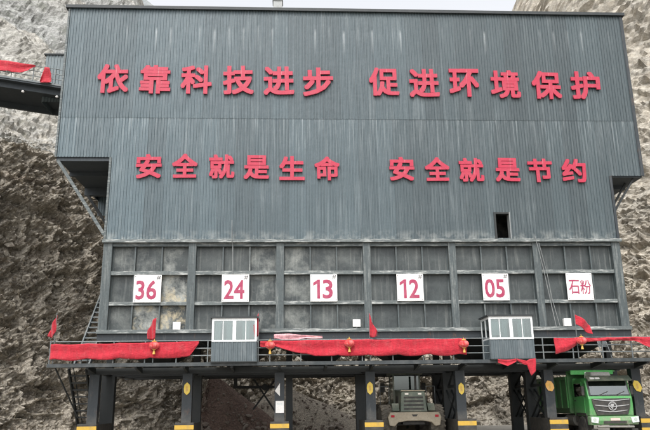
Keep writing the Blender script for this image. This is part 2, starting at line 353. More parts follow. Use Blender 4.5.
PC = np.array([(-1.5, -.5), (0, 0), (2.6, 4), (5, 8), (7.5, 12), (10, 15), (16, 18.5), (26, 24), (40, 31), (60, 38), (100, 52), (130, 55)], float)
PR = np.array([(-1.5, -.5), (0, 0), (2.8, 4), (5.5, 9), (8.5, 14), (11.5, 19.0), (16, 25), (24, 36), (36, 52), (52, 74), (78, 104), (110, 135)], float)
tk = np.r_[0, .03, .14, .28, .42, .55, .62, .70, .78, .86, .94, 1]
V = np.r_[np.linspace(0, .55, 200, endpoint=False), np.linspace(.55, 1, 260)]
sL, sR = S[np.argmin(np.abs(base[:, 0] - 6.6) + 50 * (base[:, 1] < 10))], S[np.argmin(np.abs(base[:, 0] - 26.3) + 50 * (base[:, 1] < 10))]
def sm(x): x = np.clip(x, 0, 1); return x * x * (3 - 2 * x)
wl = 1 - sm((S - (sL - 3.0)) / 7.0); wr = sm((S - (sR - 2.5)) / 6.0); wc = 1 - wl - wr
def prof(k): return [np.interp(V, tk, A[:, k]) for A in (PL, PC, PR)]
off = sum(w[:, None] * p[None] for w, p in zip((wl, wc, wr), prof(0)))
hz = sum(w[:, None] * p[None] for w, p in zip((wl, wc, wr), prof(1)))
X = base[:, 0, None] + nor[:, 0, None] * off; Y = base[:, 1, None] + nor[:, 1, None] * off
P0 = np.stack([X, Y, hz], -1).reshape(-1, 3)
big = fbm(P0 * .075, 3); mid = fbm(P0 * np.array([.30, .30, .42]) + 9, 4, .55, True)
WLr = np.repeat(wl, len(V)); OF0 = off.reshape(-1)
far = np.clip((OF0 - 6) / 30, 0, 1)
dipz = P0[:, 2] + .75 * P0[:, 0] * WLr * far - .10 * P0[:, 0] * (1 - WLr * far) + 1.6 * fbm(P0 * .12, 3)
strata = np.abs((dipz * .55) % 1 - .35); fine = fbm(P0 * np.array([1.5, 1.5, 2.4]) + 31, 4, .62, True)
spur = np.clip(((dipz / 15.0) % 1) * 3.5, 0, 1) * (1 - np.clip(((dipz / 15.0) % 1 - .6) * 2.5, 0, 1))
d = 1.6 * big * (1 + (2 - .8 * WLr) * far) + (.50 + .9 * far * (1 - .9 * WLr) * .35) * (mid - .6) + (.30 + .8 * far) * (strata - .3) + (.34 + .25 * far) * (fine - .5) - 2.6 * WLr * far * (spur - .5)
wp = np.c_[P0[:, 0] + .4 * P0[:, 2], P0[:, 1], P0[:, 2] - .25 * P0[:, 0]] + .5 * np.c_[fbm(P0 * .5, 2), fbm(P0 * .5 + 40, 2), fbm(P0 * .5 + 80, 2)]
fs = 1 / (1 + 1.6 * far)[:, None]
a1, a2, r1 = worley(wp * np.array([.42, .42, .75])); b1, b2, r2 = worley(wp * np.array([1.45, 1.45, 2.3]) + 5); c1, c2, r3 = worley(wp * np.array([3.2, 3.2, 4.6]) + 11)
nf = 1 - far * (.92 * WLr + .5 * (1 - WLr))
d += nf * (.9 + .9 * far) * (r1 - .5) - nf * .55 * np.clip(1 - (a2 - a1) / .10, 0, 1) + nf * (.34 + .2 * far) * (r2 - .5) - nf * .16 * np.clip(1 - (b2 - b1) / .12, 0, 1)
d += (1 - far) * (.15 * (r3 - .5) - .07 * np.clip(1 - (c2 - c1) / .15, 0, 1))
block = .3 * r1 + .35 * r2 + .35 * r3
d *= np.clip((P0[:, 2] + .5) / 2.0, .15, 1)
nn = np.repeat(nor, len(V), axis=0)
P1 = P0 + np.c_[nn * (d * .85)[:, None], -d * .30 * np.clip(P0[:, 2] / 3, 0, 1)]
nu, nv = len(S), len(V)
idx = (np.arange(nu - 1)[:, None] * nv + np.arange(nv - 1)[None]).ravel()
faces = np.c_[idx, idx + nv, idx + nv + 1, idx + 1]
me = bpy.data.meshes.new('cliff'); me.from_pydata(P1.tolist(), [], faces.tolist())
WL = np.repeat(wl, nv); WR = np.repeat(wr, nv); OFF = off.reshape(-1); nz = fbm(P0 * .22 + 3, 4)
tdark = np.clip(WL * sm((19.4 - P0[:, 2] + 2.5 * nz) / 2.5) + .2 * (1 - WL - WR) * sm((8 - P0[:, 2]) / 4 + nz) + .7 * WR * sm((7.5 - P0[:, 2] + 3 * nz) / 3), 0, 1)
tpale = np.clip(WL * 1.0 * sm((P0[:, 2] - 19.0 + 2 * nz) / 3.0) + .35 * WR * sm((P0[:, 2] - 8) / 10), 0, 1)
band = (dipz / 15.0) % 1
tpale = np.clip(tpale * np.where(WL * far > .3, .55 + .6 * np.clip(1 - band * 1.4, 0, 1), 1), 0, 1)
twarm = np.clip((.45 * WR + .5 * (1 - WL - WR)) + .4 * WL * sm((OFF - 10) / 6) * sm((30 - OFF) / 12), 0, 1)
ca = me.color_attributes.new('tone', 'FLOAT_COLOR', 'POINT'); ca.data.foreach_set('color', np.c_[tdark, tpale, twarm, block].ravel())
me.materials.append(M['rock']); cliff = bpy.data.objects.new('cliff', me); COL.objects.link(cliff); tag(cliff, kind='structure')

# loose rubble on the quarry wall and its foot
ico = bmesh.new(); bmesh.ops.create_icosphere(ico, subdivisions=1, radius=1); icv = np.array([v.co for v in ico.verts]); icf = [tuple(v.index for v in f.verts) for f in ico.faces]; ico.free()
rs = np.random.RandomState(11); rv = []; rf = []; rt = []
vis = np.where((P0[:, 2] > -.2) & (P0[:, 2] < 19) & (np.repeat(S, nv) > seg[i0]) & (np.repeat(S, nv) < seg[i1]))[0]
T = np.c_[tdark, tpale, twarm, block]; cnt = 0
low = vis[(P0[vis, 2] < 6.5) & (P0[vis, 0] > 1) & (P0[vis, 0] < 33)]
for k in np.r_[rs.choice(vis, 11000, replace=False), rs.choice(low, 11000, replace=len(low) < 11000)]:
    s = .035 + .20 * rs.rand() ** 5; q = icv * (s * (.6 + .8 * rs.rand(3))) * (1 + .28 * rs.normal(size=(len(icv), 1)))
    a = rs.rand() * 6.28; q = q @ np.array([[math.cos(a), -math.sin(a), 0], [math.sin(a), math.cos(a), 0], [0, 0, 1]]); q = q @ np.array([[1, 0, 0], [0, .87, -.5], [0, .5, .87]])
    rv.append(q + P1[k] + rs.normal(size=3) * .06); rf += [tuple(i + cnt for i in f) for f in icf]; cnt += len(icv); rt.append(np.repeat(T[k][None] * np.array([.75 * (.6 + .6 * rs.rand()), 1, 1, 1]), len(icv), 0))
me = bpy.data.meshes.new('rubble'); me.from_pydata(np.concatenate(rv).tolist(), [], rf)
ca = me.color_attributes.new('tone', 'FLOAT_COLOR', 'POINT'); ca.data.foreach_set('color', np.concatenate(rt).ravel()); me.materials.append(M['rock'])
o = bpy.data.objects.new('rubble', me); COL.objects.link(o); tag(o, 'loose broken rock scattered over the quarry wall', 'rubble', kind='stuff')

# dry scrub clinging to the lower left wall
lefts = vis[(tdark[vis] > .45)]; sv_ = []; sf_ = []; c0 = 0
for k in rs.choice(lefts, min(5200, len(lefts)), replace=False):
    p = P1[k]; L = .12 + .30 * rs.rand()
    for _ in range(6):
        dr = rs.normal(size=3) * .55 + np.array([.35, -.45, .35]); dr /= np.linalg.norm(dr); sd_ = np.cross(dr, rs.normal(size=3)); sd_ /= np.linalg.norm(sd_); w_ = .010 + .008 * rs.rand()
        q = p + dr * L * (.5 + .6 * rs.rand()); mdp = (p + q) / 2 + rs.normal(size=3) * .03
        sv_ += [p - sd_ * w_, p + sd_ * w_, mdp + sd_ * w_ * .8, mdp - sd_ * w_ * .8, q]; sf_ += [(c0, c0 + 1, c0 + 2, c0 + 3), (c0 + 3, c0 + 2, c0 + 4)]; c0 += 5
me = bpy.data.meshes.new('scrub'); me.from_pydata([tuple(v) for v in sv_], [], sf_); me.materials.append(M['twig'])
o = bpy.data.objects.new('scrub', me); COL.objects.link(o); tag(o, 'dry brown scrub clinging to the lower left quarry wall', 'scrub', kind='stuff')

# far ridge seen over the shoulder of the cliff
def ridge(u, v):
    x = -260 + u * 420; h = float(np.interp(x, [-260, -70, -45, -20, 10, 60, 160], [205, 184, 171, 157, 126, 92, 80])) + 2.5 * math.sin(u * 61) + 1.5 * math.sin(u * 140)
    return (x, 225 + 30 * v + 6 * math.sin(u * 17 + v * 4), h * v * (1 + .05 * math.sin(u * 50 + v * 9)) - 1)
hm = MB().grid(ridge, 160, 40); tag(hm.build('hill', M['hill'], recalc=False), kind='structure')

# gravel heaps behind the loading bays
def heap(name, cx, cy, h, rx, ry, mat, label, seed, lf=1.0):
    r_ = np.random.RandomState(seed); ph = r_.rand(6) * 6
    def fn(u, v):
        a = u * 2 * math.pi; r = v; n = .06 * math.sin(a * 3 + ph[0]) + .05 * math.sin(a * 7 + ph[1]) + .03 * math.sin(a * 13 + ph[2] + r * 9)
        z = h * (1 - r) * (1 - .12 * math.sin(a * 5 + ph[3] + 4 * r) * r) + .05 * math.sin(a * 19 + r * 31) * (1 - r) - .03
        if r < .08: z -= h * .25 * (.08 - r)
        return (cx + (rx if math.cos(a) > 0 else rx * lf) * r * (1 + n) * math.cos(a), cy + ry * r * (1 + n) * math.sin(a), z)
    return tag(MB().grid(fn, 72, 30).build(name, mat, loc=(cx, cy, 0), smooth=True).id_data, label, 'gravel heap') if False else _heap(name, fn, mat, cx, cy, label)
def _heap(name, fn, mat, cx, cy, label):
    m = MB().grid(fn, 72, 30); m.v = [tuple(p) for p in m.v]; return tag(m.build(name, mat, loc=(cx, cy, 0), smooth=True), label, 'gravel heap')
heap('gravel_heap', 3.9, 9.6, 3.5, 4.6, 3.4, M['brown'], 'smooth reddish brown gravel heap behind the second loading lane', 1, .14)
heap('gravel_heap', 8.2, 14.2, 2.7, 5.6, 3.0, M['grey'], 'pale grey gravel heap sloping behind the brown heap', 2)

# stones rolled down the heaps
sv_ = []; sf_ = []; c0 = 0
for cx_, cy_, h_, rx_, ry_, lf_, n_ in ((3.9, 9.6, 3.5, 4.6, 3.4, .14, 1500), (8.2, 14.2, 2.7, 5.6, 3.0, 1, 1500), (10, 13, .0, 8, 4, 1, 700)):
    for _ in range(n_):
        a = rs.rand() * 6.283; r = rs.rand() ** .45 * 1.08; s_ = .02 + .11 * rs.rand() ** 4 * (.4 + r)
        q = icv * s_ * (.6 + .8 * rs.rand(3)) * (1 + .25 * rs.normal(size=(len(icv), 1))) + np.array([cx_ + (rx_ if math.cos(a) > 0 else rx_ * lf_) * r * math.cos(a), cy_ + ry_ * r * math.sin(a), max(h_ * (1 - r), 0) + .02])
        sv_.append(q); sf_ += [tuple(i + c0 for i in f) for f in icf]; c0 += len(icv)
me = bpy.data.meshes.new('stones'); me.from_pydata(np.concatenate(sv_).tolist(), [], sf_); me.materials.append(M['stone'])
o = bpy.data.objects.new('stones', me); COL.objects.link(o); tag(o, 'loose stones rolled down the gravel heaps under the deck', 'stones', kind='stuff')

# ------------------------------------------------------------------ the loading building
bld = thing('loading_building', (0, 0, 0), 'huge grey corrugated loading building on steel legs with red slogans and hopper wall below', 'building')

def corrugated(mb, x0, x1, z0, z1, y=0.0, per=.142, amp=.026, side=1):
    xs = []; k = math.floor(x0 / per)
    while k * per < x1 + per:
        for t, h in ((0, 0), (.5, 0), (.6, 1), (.9, 1)):
            x = (k + t) * per
            if x0 < x < x1: xs.append((x, h))
        k += 1
    def hh(x):
        t = (x / per) % 1
        return 0 if t <= .5 else ((t - .5) / .1 if t < .6 else (1 if t <= .9 else (1 - t) / .1))
    xs = [(x0, hh(x0))] + xs + [(x1, hh(x1))]
    n = len(xs); vs = [(x, y - amp * h * side, z) for z in (z0, z1) for x, h in xs]
    mb.add(vs, [(i, i + 1, n + i + 1, n + i) for i in range(n - 1)]); return mb
c = MB()
corrugated(c, -2.55, 25.6, 15.02, 20.92, y=-.012)
corrugated(c, -2.55, 25.6, 13.02, 15.03)
corrugated(c, 0.0, 25.6, 12.16, 13.02)
corrugated(c, 0.0, 18.18, 8.95, 12.16); corrugated(c, 18.82, 24.0, 8.95, 12.16); corrugated(c, 18.18, 18.82, 10.23, 12.16); corrugated(c, 18.18, 18.82, 8.95, 9.06)
part('front_cladding', c, M['clad'], bld, recalc=False)
DEP = 7.4
def side_sheet(mb, x, y0, y1, z0, z1, s):
    t = corrugated(MB(), y0, y1, z0, z1, 0)
    mb.add([(x + s * (-p[1]), p[0], p[2]) for p in t.v], t.f)
for x_, za_, zb_, sg in ((-2.55, 13.02, 20.92, -1), (0, 8.95, 13.0, -1), (25.6, 12.16, 20.92, 1), (24.0, 8.95, 12.14, 1)):
    c = MB(); side_sheet(c, x_, .03, DEP, za_, zb_, sg); part('side_cladding', c, M['clad'], bld, recalc=False)
c = MB(); corrugated(c, -2.55, 25.6, 12.16, 20.92, DEP, side=-1); corrugated(c, 0, 24, 4.6, 12.16, DEP, side=-1); part('rear_cladding', c, M['clad'], bld, recalc=False)
part('roof', MB().box(-2.655, 25.715, -.10, DEP + .2, 20.93, 21.0), M['fascia'], bld)
part('roof_edge', MB().box(-2.66, 25.72, -.16, -.102, 20.87, 21.03).box(-2.72, -2.661, -.16, DEP, 20.87, 21.03).box(25.721, 25.78, -.16, DEP, 20.87, 21.03), M['fascia'], bld)
part('corner_trim', MB().box(-2.60, -2.51, -.065, .02, 13.0, 20.868), M['beam'], bld)
part('corner_trim', MB().box(25.52, 25.68, -.065, .02, 12.15, 20.868), M['column'], bld)
part('corner_trim', MB().box(-.05, .05, -.06, .02, 8.96, 13.0), M['beam'], bld)
part('corner_trim', MB().box(23.93, 24.05, -.06, .02, 8.96, 12.14), M['column'], bld)
# soffits under both overhangs
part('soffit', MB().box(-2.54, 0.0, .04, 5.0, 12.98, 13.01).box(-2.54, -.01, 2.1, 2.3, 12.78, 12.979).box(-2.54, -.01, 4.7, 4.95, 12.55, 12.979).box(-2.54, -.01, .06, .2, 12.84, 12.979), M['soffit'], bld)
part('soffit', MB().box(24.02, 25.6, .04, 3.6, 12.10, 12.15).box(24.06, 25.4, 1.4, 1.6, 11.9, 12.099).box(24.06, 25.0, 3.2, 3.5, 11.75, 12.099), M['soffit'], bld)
part('brace', MB().bar((-2.48, .12, 12.88), (-.06, .12, 9.25), .16, .14), M['beam'], bld)
part('brace', MB().bar((-2.40, 4.8, 12.6), (-.06, 4.8, 9.2), .16, .14), M['dark'], bld)
part('brace', MB().bar((25.25, .25, 12.08), (24.06, .25, 10.35), .09, .09), M['dark'], bld)
part('brace', MB().bar((25.2, .95, 12.08), (24.06, .95, 10.35), .09, .09), M['dark'], bld)
# window hole
w = part('window', MB().box(18.10, 18.19, -.05, .25, 9.02, 10.31).box(18.19, 18.83, -.05, .25, 10.232, 10.31), M['dark'], bld)
part('window_jamb', MB().box(18.83, 18.87, -.06, .3, 8.98, 10.31), M['wire'], w)
part('recess', MB().box(17.6, 19.4, 1.7, 1.75, 8.96, 10.8).box(17.6, 17.65, .27, 1.699, 8.96, 10.8).box(19.35, 19.4, .27, 1.699, 8.96, 10.8).box(17.651, 19.349, .27, 1.699, 10.75, 10.8), M['void'], w)
# drip flashing between the cladding and hopper wall
part('flashing', MB().box(-.08, 24.1, -.14, .06, 8.86, 9.0), M['ledge'], bld)
part('roof_vent', MB().box(7.57, 8.04, .9, 1.4, 21.08, 22.62).box(7.53, 8.08, .86, 1.44, 22.1, 22.16), M['concrete'], bld)
v = part('vent_cap', MB().box(7.42, 8.20, .75, 1.55, 22.621, 23.1), M['fascia'], bld)

# hopper wall: posts, beams, plates
for i in range(7):
    x = [.17, 4, 8, 12, 16, 20, 23.83][i]; hw = .17 if 0 < i < 6 else .2
    part('hopper_post', MB().box(x - hw, x + hw, -.02, .24, 4.91, 8.855).box(x - hw - .06, x + hw + .06, .241, .30, 4.91, 8.855), M['post'], bld)
for k, (z0, z1, mm) in enumerate([(8.70, 8.85, 'beam'), (7.38, 7.55, 'ledge'), (6.00, 6.16, 'ledge')]):
    m_ = MB()
    for i in range(6):
        a = (.17, 4, 8, 12, 16, 20, 23.83)[i] + (.2 if i == 0 else .17); b_ = (.17, 4, 8, 12, 16, 20, 23.83)[i + 1] - (.2 if i == 5 else .17)
        m_.box(a, b_, .03, .22, z0, z1)
    part('hopper_beam', m_, M[mm], bld)
part('hopper_ledge', MB().box(-.05, 24.05, -.16, .30, 4.74, 4.905), M['ledge'], bld)
part('hopper_sill', MB().box(-.03, 24.03, -.06, .28, 4.40, 4.738), M['column'], bld)
for i in range(6):
    for k in (1, 2): x = i * 4 + .17 + k * 3.66 / 3; part('stiffener', MB().box(x - .032, x + .032, .10, .29, 4.92, 8.69), M['post'], bld)
pr = random.Random(4)
for i in range(6):
    for k in range(3):
        xa = i * 4 + .10 + k * 3.8 / 3; xb = xa + 3.8 / 3 - .004
        for z0, z1 in ((4.91, 6.07), (6.075, 7.46), (7.465, 8.84)):
            o = part('hopper_plate', MB().box(xa, xb, .26 if k % 2 else .263, .34, z0, z1), M['panel'], bld)
            d_ = (.45, .16, .16, .06, .06, .05)[i] * pr.uniform(.2, 1.5); r_ = 0
            if i == 0 and k == 2 and z0 < 7: r_ = .9; d_ = .9
            if i == 0 and k == 1 and z0 < 5: r_ = .6; d_ = .9
            if (i, k) in ((1, 2), (2, 0)): d_ = .45
            o.color = (min(d_, 1), r_, 0, 1)
part('hopper_side', MB().box(-.02, .04, .31, DEP - .05, 4.4, 8.94), M['beam'], bld); part('hopper_side', MB().box(23.96, 24.02, .31, DEP - .05, 4.4, 8.94), M['beam'], bld)
for i in range(6):                                      # discharge funnels
    x0, x1 = i * 4 + .25, i * 4 + 3.75; xm = i * 4 + 2
    vs = [(x0, .6, 4.6), (x1, .6, 4.6), (x1, 6.8, 4.6), (x0, 6.8, 4.6), (xm - .55, 3.2, 3.55), (xm + .55, 3.2, 3.55), (xm + .55, 4.4, 3.55), (xm - .55, 4.4, 3.55)]
    part('funnel', MB().add(vs, [(3, 2, 1, 0), (4, 5, 6, 7), (0, 1, 5, 4), (1, 2, 6, 5), (2, 3, 7, 6), (3, 0, 4, 7)]).box(xm - .6, xm + .6, 3.15, 4.45, 3.33, 3.549), M['dark'], bld)
# columns, girders, braces
ROWS = (0.16, 2.5, 4.9, 7.2)
CROWS = [(.16, 2.5), (.16, 2.9), (.16, 3.2), (.16, 3.6), (.16, 2.5, 4.9), (.16, 2.5, 4.9), (.16, 2.5)]
for i in range(7):
    x = i * 4.0
    for j, y in enumerate(CROWS[i]):
        hw = .21 if j == 0 else (.30, .26, .16, .34, .26, .26, .26)[i]
        x = i * 4.0 + (.42 if i == 2 and j else 0)
        part('column', MB().box(x - hw, x + hw, y - .19, y + .19, 0, 3.0).box(x - hw - .09, x + hw + .09, y - .26, y + .26, 0, .05), M['column' if j == 0 else 'dark'], bld)
        if j: part('column', MB().box(x - .15, x + .15, y - .15, y + .15, 3.3, 4.39), M['dark'], bld)
    x = i * 4.0
    if i in (4, 5):
        cb = MB()
        for (ya, yb) in ((2.5, 4.9),) if i not in (4, 5) else ((.16, 2.5), (2.5, 4.9)):
            for xx in (x - .12, x + .12):
                cb.bar((xx, ya + .2, .9), (xx, yb - .2, 2.2), .07, .05); cb.bar((xx, yb - .2, .9), (xx, ya + .2, 2.2), .07, .05)
            cb.box(x - .06, x + .06, ya + .21, yb - .21, 2.3, 2.42); cb.bar((x, ya + .2, 2.42), (x, (ya + yb) / 2, 2.98), .07); cb.bar((x, yb - .2, 2.42), (x, (ya + yb) / 2, 2.98), .07)
        part('cross_brace', cb, M['dark'], bld)
for j, y in enumerate(ROWS): part('girder', MB().box(-.35, 24.4, y - .14, y + .14, 3.0 + .003 * j, 3.26), M['dark'], bld)
m_ = MB()
for i in range(7):
    for a, b_ in zip(ROWS[:-1], ROWS[1:]): m_.box(i * 4 - .12, i * 4 + .12, a + .142, b_ - .142, 3.02, 3.25)
part('cross_girder', m_, M['dark'], bld)
part('bracing_frame', MB().box(5.45, 5.63, 6.95, 7.1, 2.5, 2.998).box(5.631, 7.74, 6.98, 7.08, 2.48, 2.62).bar((6.5, 7.03, 2.98), (7.72, 7.03, 1.2), .09).bar((7.7, 6.92, 2.98), (6.5, 6.92, 1.4), .09).tube((7.1, 6.85, 2.54), (7.1, 7.15, 2.54), .17, 12), M['dark'], bld)

# ------------------------------------------------------------------ catwalk, stairs
cw = thing('catwalk', (0, -1.3, 3.3), 'long dark steel catwalk with grey railing along the foot of the hopper wall', 'walkway')
part('deck', MB().box(-1.6, 27.4, -1.26, -.10, 3.29, 3.335), M['dark'], cw)
part('edge_channel', MB().box(-1.64, 27.44, -1.34, -1.262, 3.25, 3.40), M['channel'], cw)
for i in range(15): part('bracket', MB().prism([(-1.24, 3.27), (-1.24, 3.18), (-.06, 3.02), (-.06, 3.27)], i * 2 - .05, i * 2 + .05, 'x'), M['dark'], cw)
for k in range(23): part('railing_post', MB().box(-1.56 + k * 1.31 - .022, -1.56 + k * 1.31 + .022, -1.33, -1.286, 3.401, 4.33), M['rail'], cw)
for z in (3.68, 3.98, 4.30): part('handrail', MB().tube((-1.6, -1.308, z), (27.4, -1.308, z), .024), M['rail'], cw)
part('support_leg', MB().box(26.9, 27.1, -.5, -.3, 0, 3.28), M['dark'], cw)

st = thing('steel_stairs', (-.65, -1, 0), 'narrow dark steel stairs dropping from left end of catwalk to the ground', 'stairs')
def flight(th, xa, xb, pa, pb, n, mat, rails=True):
    (y0, z0), (y1, z1) = pa, pb
    for x in (xa, xb): part('stringer', MB().bar((x, y0, z0), (x, y1, z1), .06, .22), mat, th)
    for k in range(1, n): 
        t = k / n; part('tread', MB().box(xa + .026, xb - .026, y0 + (y1 - y0) * t - .1, y0 + (y1 - y0) * t + .1, z0 + (z1 - z0) * t - .03, z0 + (z1 - z0) * t + .03), mat, th)
    if rails:
        for x in (xa, xb):
            m_ = MB().tube((x, y0, z0 + .85), (x, y1, z1 + .85), .022)
            for t in (0.03, .33, .66, .97): m_.tube((x, y0 + (y1 - y0) * t, z0 + (z1 - z0) * t), (x, y0 + (y1 - y0) * t, z0 + (z1 - z0) * t + .85), .018)
            part('handrail', m_, mat, th)
flight(st, -1.12, -.38, (-.05, 3.26), (2.6, .02), 11, M['dark'])
part('side_brace', MB().bar((-1.35, -1.1, 3.22), (-.75, .6, 1.2), .05), M['dark'], st)
us = thing('service_stairs', (-.75, 0, 3.34), 'thin grey steel stairs climbing beside the left corner of the hopper wall', 'stairs')
flight(us, -.92, -.28, (0.0, 3.36), (4.0, 7.6), 16, M['rail'], False)

# ------------------------------------------------------------------ control booths
def booth(x0, x1, label):
    b_ = thing('control_booth', ((x0 + x1) / 2, -.7, 3.42), label, 'booth', 'control booths on the catwalk')
    y0, y1 = -1.45, -.18; z0, zm, z1 = 3.42, 4.24, 5.16
    wm = MB(); corrugated(wm, x0, x1, z0, zm, y0, .19, .02); n0 = len(wm.f)
    for x, s in ((x0, -1), (x1, 1)):
        t = corrugated(MB(), y0, y1, z0, zm, 0, .19, .02); wm.add([(x - s * p[1], p[0], p[2]) for p in t.v], t.f)
    part('wall', wm, M['booth'], b_, recalc=False)
    part('lining', MB().box(x0 + .03, x1 - .03, y1 - .05, y1, z0 + .05, z1).box(x0 + .02, x0 + .05, y0 + .05, y1 - .051, z0 + .05, zm - .01).box(x1 - .05, x1 - .02, y0 + .05, y1 - .051, z0 + .05, zm - .01).box(x0 + .06, x1 - .06, y0 + .04, y0 + .07, z0 + .05, zm - .01), M['inside'], b_)
    part('floor', MB().box(x0 - .03, x1 + .03, y0 - .06, y1, z0 - .04, z0), M['dark'], b_)
    part('roof', MB().box(x0 - .07, x1 + .07, y0 - .09, y1 + .05, z1 + .062, z1 + .13), M['fascia'], b_)
    xm = (x0 + x1) / 2
    fr = part('window_frame', MB().box(x0, x1, y0 - .03, y0 + .03, zm, zm + .07).box(x0, x1, y0 - .03, y0 + .03, z1 - .04, z1 + .06).box(x0, x0 + .08, y0 - .03, y0 + .03, zm + .071, z1 - .041).box(x1 - .08, x1, y0 - .03, y0 + .03, zm + .071, z1 - .041).box(xm - .07, xm + .07, y0 - .032, y0 + .03, zm + .071, z1 - .041).box(x0 + .45, x0 + .48, y0 - .015, y0 + .02, zm + .071, z1 - .041).box(x1 - .48, x1 - .45, y0 - .015, y0 + .02, zm + .071, z1 - .041), M['alu'], b_)
    for a, c_ in ((x0 + .08, xm - .07), (xm + .07, x1 - .08)): part('pane', MB().box(a, c_, y0 - .004, y0 + .004, zm + .07, z1 - .04), M['glass'], fr)
    for x in (x0, x1):
        s = .03 if x == x0 else -.03; xa, xb = sorted((x, x + s * 1.5))
        f2 = part('side_window_frame', MB().box(xa, xb, y0 + .031, y1, zm, zm + .07).box(xa, xb, y0 + .031, y1, z1 - .04, z1 + .06).box(xa, xb, y0 + .55, y0 + .64, zm + .071, z1 - .041).box(xa, xb, y1 - .08, y1, zm + .071, z1 - .041), M['alu'], b_)
        part('pane', MB().box(xa + .02, xa + .028, y0 + .05, y1 - .08, zm + .07, z1 - .04), M['glass'], f2)
    for a, wd in ((x0 + .12, .22), (xm - .35, .22), (x1 - .62, .3)):
        part('curtain', MB().grid(lambda u, v: (a + wd * u, y0 + .14 + .02 * math.sin(u * 30), zm + .05 + (z1 - zm - .1) * v), 24, 2), M['curtain'], b_)
    return b_
booth(5.16, 7.05, 'small grey control booth with white framed window on left half of catwalk')
bb = booth(17.06, 18.98, 'small grey control booth on right half of catwalk beside the lorry lane')
part('notice', MB().box(17.2, 17.6, -1.412, -1.406, 4.42, 5.0), M['white'], bb)

# ------------------------------------------------------------------ slogans
def text_mesh(name, body, mat, loc, w, h, depth=.05, bold=.02, parent=None, weight_x=1.0):
    cu = bpy.data.curves.new(name, 'FONT'); cu.body = body; cu.size = 1; cu.extrude = depth; cu.resolution_u = 3
    to = bpy.data.objects.new(name, cu); COL.objects.link(to); dg = bpy.context.evaluated_depsgraph_get(); dg.update()
    me = bpy.data.meshes.new_from_object(to.evaluated_get(dg)); bpy.data.objects.remove(to)
    if bold:      # heavier strokes: shifted copies of the outline, each a fraction of a millimetre deeper than the one before
        v0 = np.array([v.co for v in me.vertices]); f0 = [tuple(p.vertices) for p in me.polygons]; vv = []; ff = []
        for k in range(9):
            dx, dy = (k % 3 - 1) * bold * .92, (k // 3 - 1) * bold * .92
            q = v0 + np.array([dx, dy, 0]); q[:, 2] -= .0008 * k; ff += [tuple(i + len(v0) * k for i in f) for f in f0]; vv.append(q)
        me = bpy.data.meshes.new(name); me.from_pydata(np.concatenate(vv).tolist(), [], ff)
    co = np.array([v.co for v in me.vertices]); lo, hi = co.min(0), co.max(0); c0 = (lo + hi) / 2
    sx = w / (hi[0] - lo[0]); sz = h / (hi[1] - lo[1])
    for v in me.vertices: v.co = Vector(((v.co.x - c0[0]) * sx, -v.co.z, (v.co.y - c0[1]) * sz))
    me.name = name; me.materials.clear(); me.materials.append(mat)
    o = bpy.data.objects.new(name, me); COL.objects.link(o)
    org = Vector((0, 0, 0)); p = parent
    while p: org += p.location; p = p.parent
    o.parent = parent; o.location = Vector(loc) - org
    if parent is None: o.rotation_euler = (0, R(rng.uniform(-1.3, 1.3)), 0); o.location.z += rng.uniform(-.035, .035)
    return o
up_x = [-.14, 1.89, 3.88, 5.92, 7.9, 9.83, 13.1, 15.1, 17.11, 19.19, 21.28, 23.27]
up_l = ['first of the upper slogan near the left edge', 'second of the upper slogan', 'third of the upper slogan', 'fourth of the upper slogan', 'fifth of the upper slogan, left of the character 步', 'last before the gap in upper slogan',
        'first after the gap in upper slogan', 'in the upper slogan, left of the character 环', 'in the right half of upper slogan', 'third from right end of upper slogan', 'next to last in upper slogan', 'last of the upper slogan near the right edge']
for k, (ch, x, lb) in enumerate(zip('依靠科技进步促进环境保护', up_x, up_l)):
    z = 17.04 - .012 * k
    tag(text_mesh('slogan_character', ch, M['redletter'], (x, -.11, z), 1.50, 1.52, .035, .030), f'large raised red character {ch} on grey cladding, {lb}', 'sign letter', 'red characters of the upper slogan')
lo_x = [1.82, 3.5, 5.23, 6.87, 8.55, 10.22, 13.8, 15.51, 17.17, 18.93, 20.53, 22.19]
lo_l = ['at the left end of lower slogan', 'second from left in lower slogan', 'third from left in lower slogan', 'fourth from left in lower slogan', 'fifth from left in lower slogan', 'last before the gap in lower slogan',
        'first after the gap in lower slogan', 'second after the gap in lower slogan', 'above the small dark window, left of 是', 'right of the small dark window, before 节', 'next to last in lower slogan', 'at the right end of lower slogan']
for k, (ch, x, lb) in enumerate(zip('安全就是生命安全就是节约', lo_x, lo_l)):
    z = 12.56 - .018 * k
    tag(text_mesh('slogan_character', ch, M['redletter'], (x, -.10, z), 1.20, 1.20, .03, .032), f'smaller raised red character {ch} on grey cladding, {lb}', 'sign letter', 'red characters of the lower slogan')

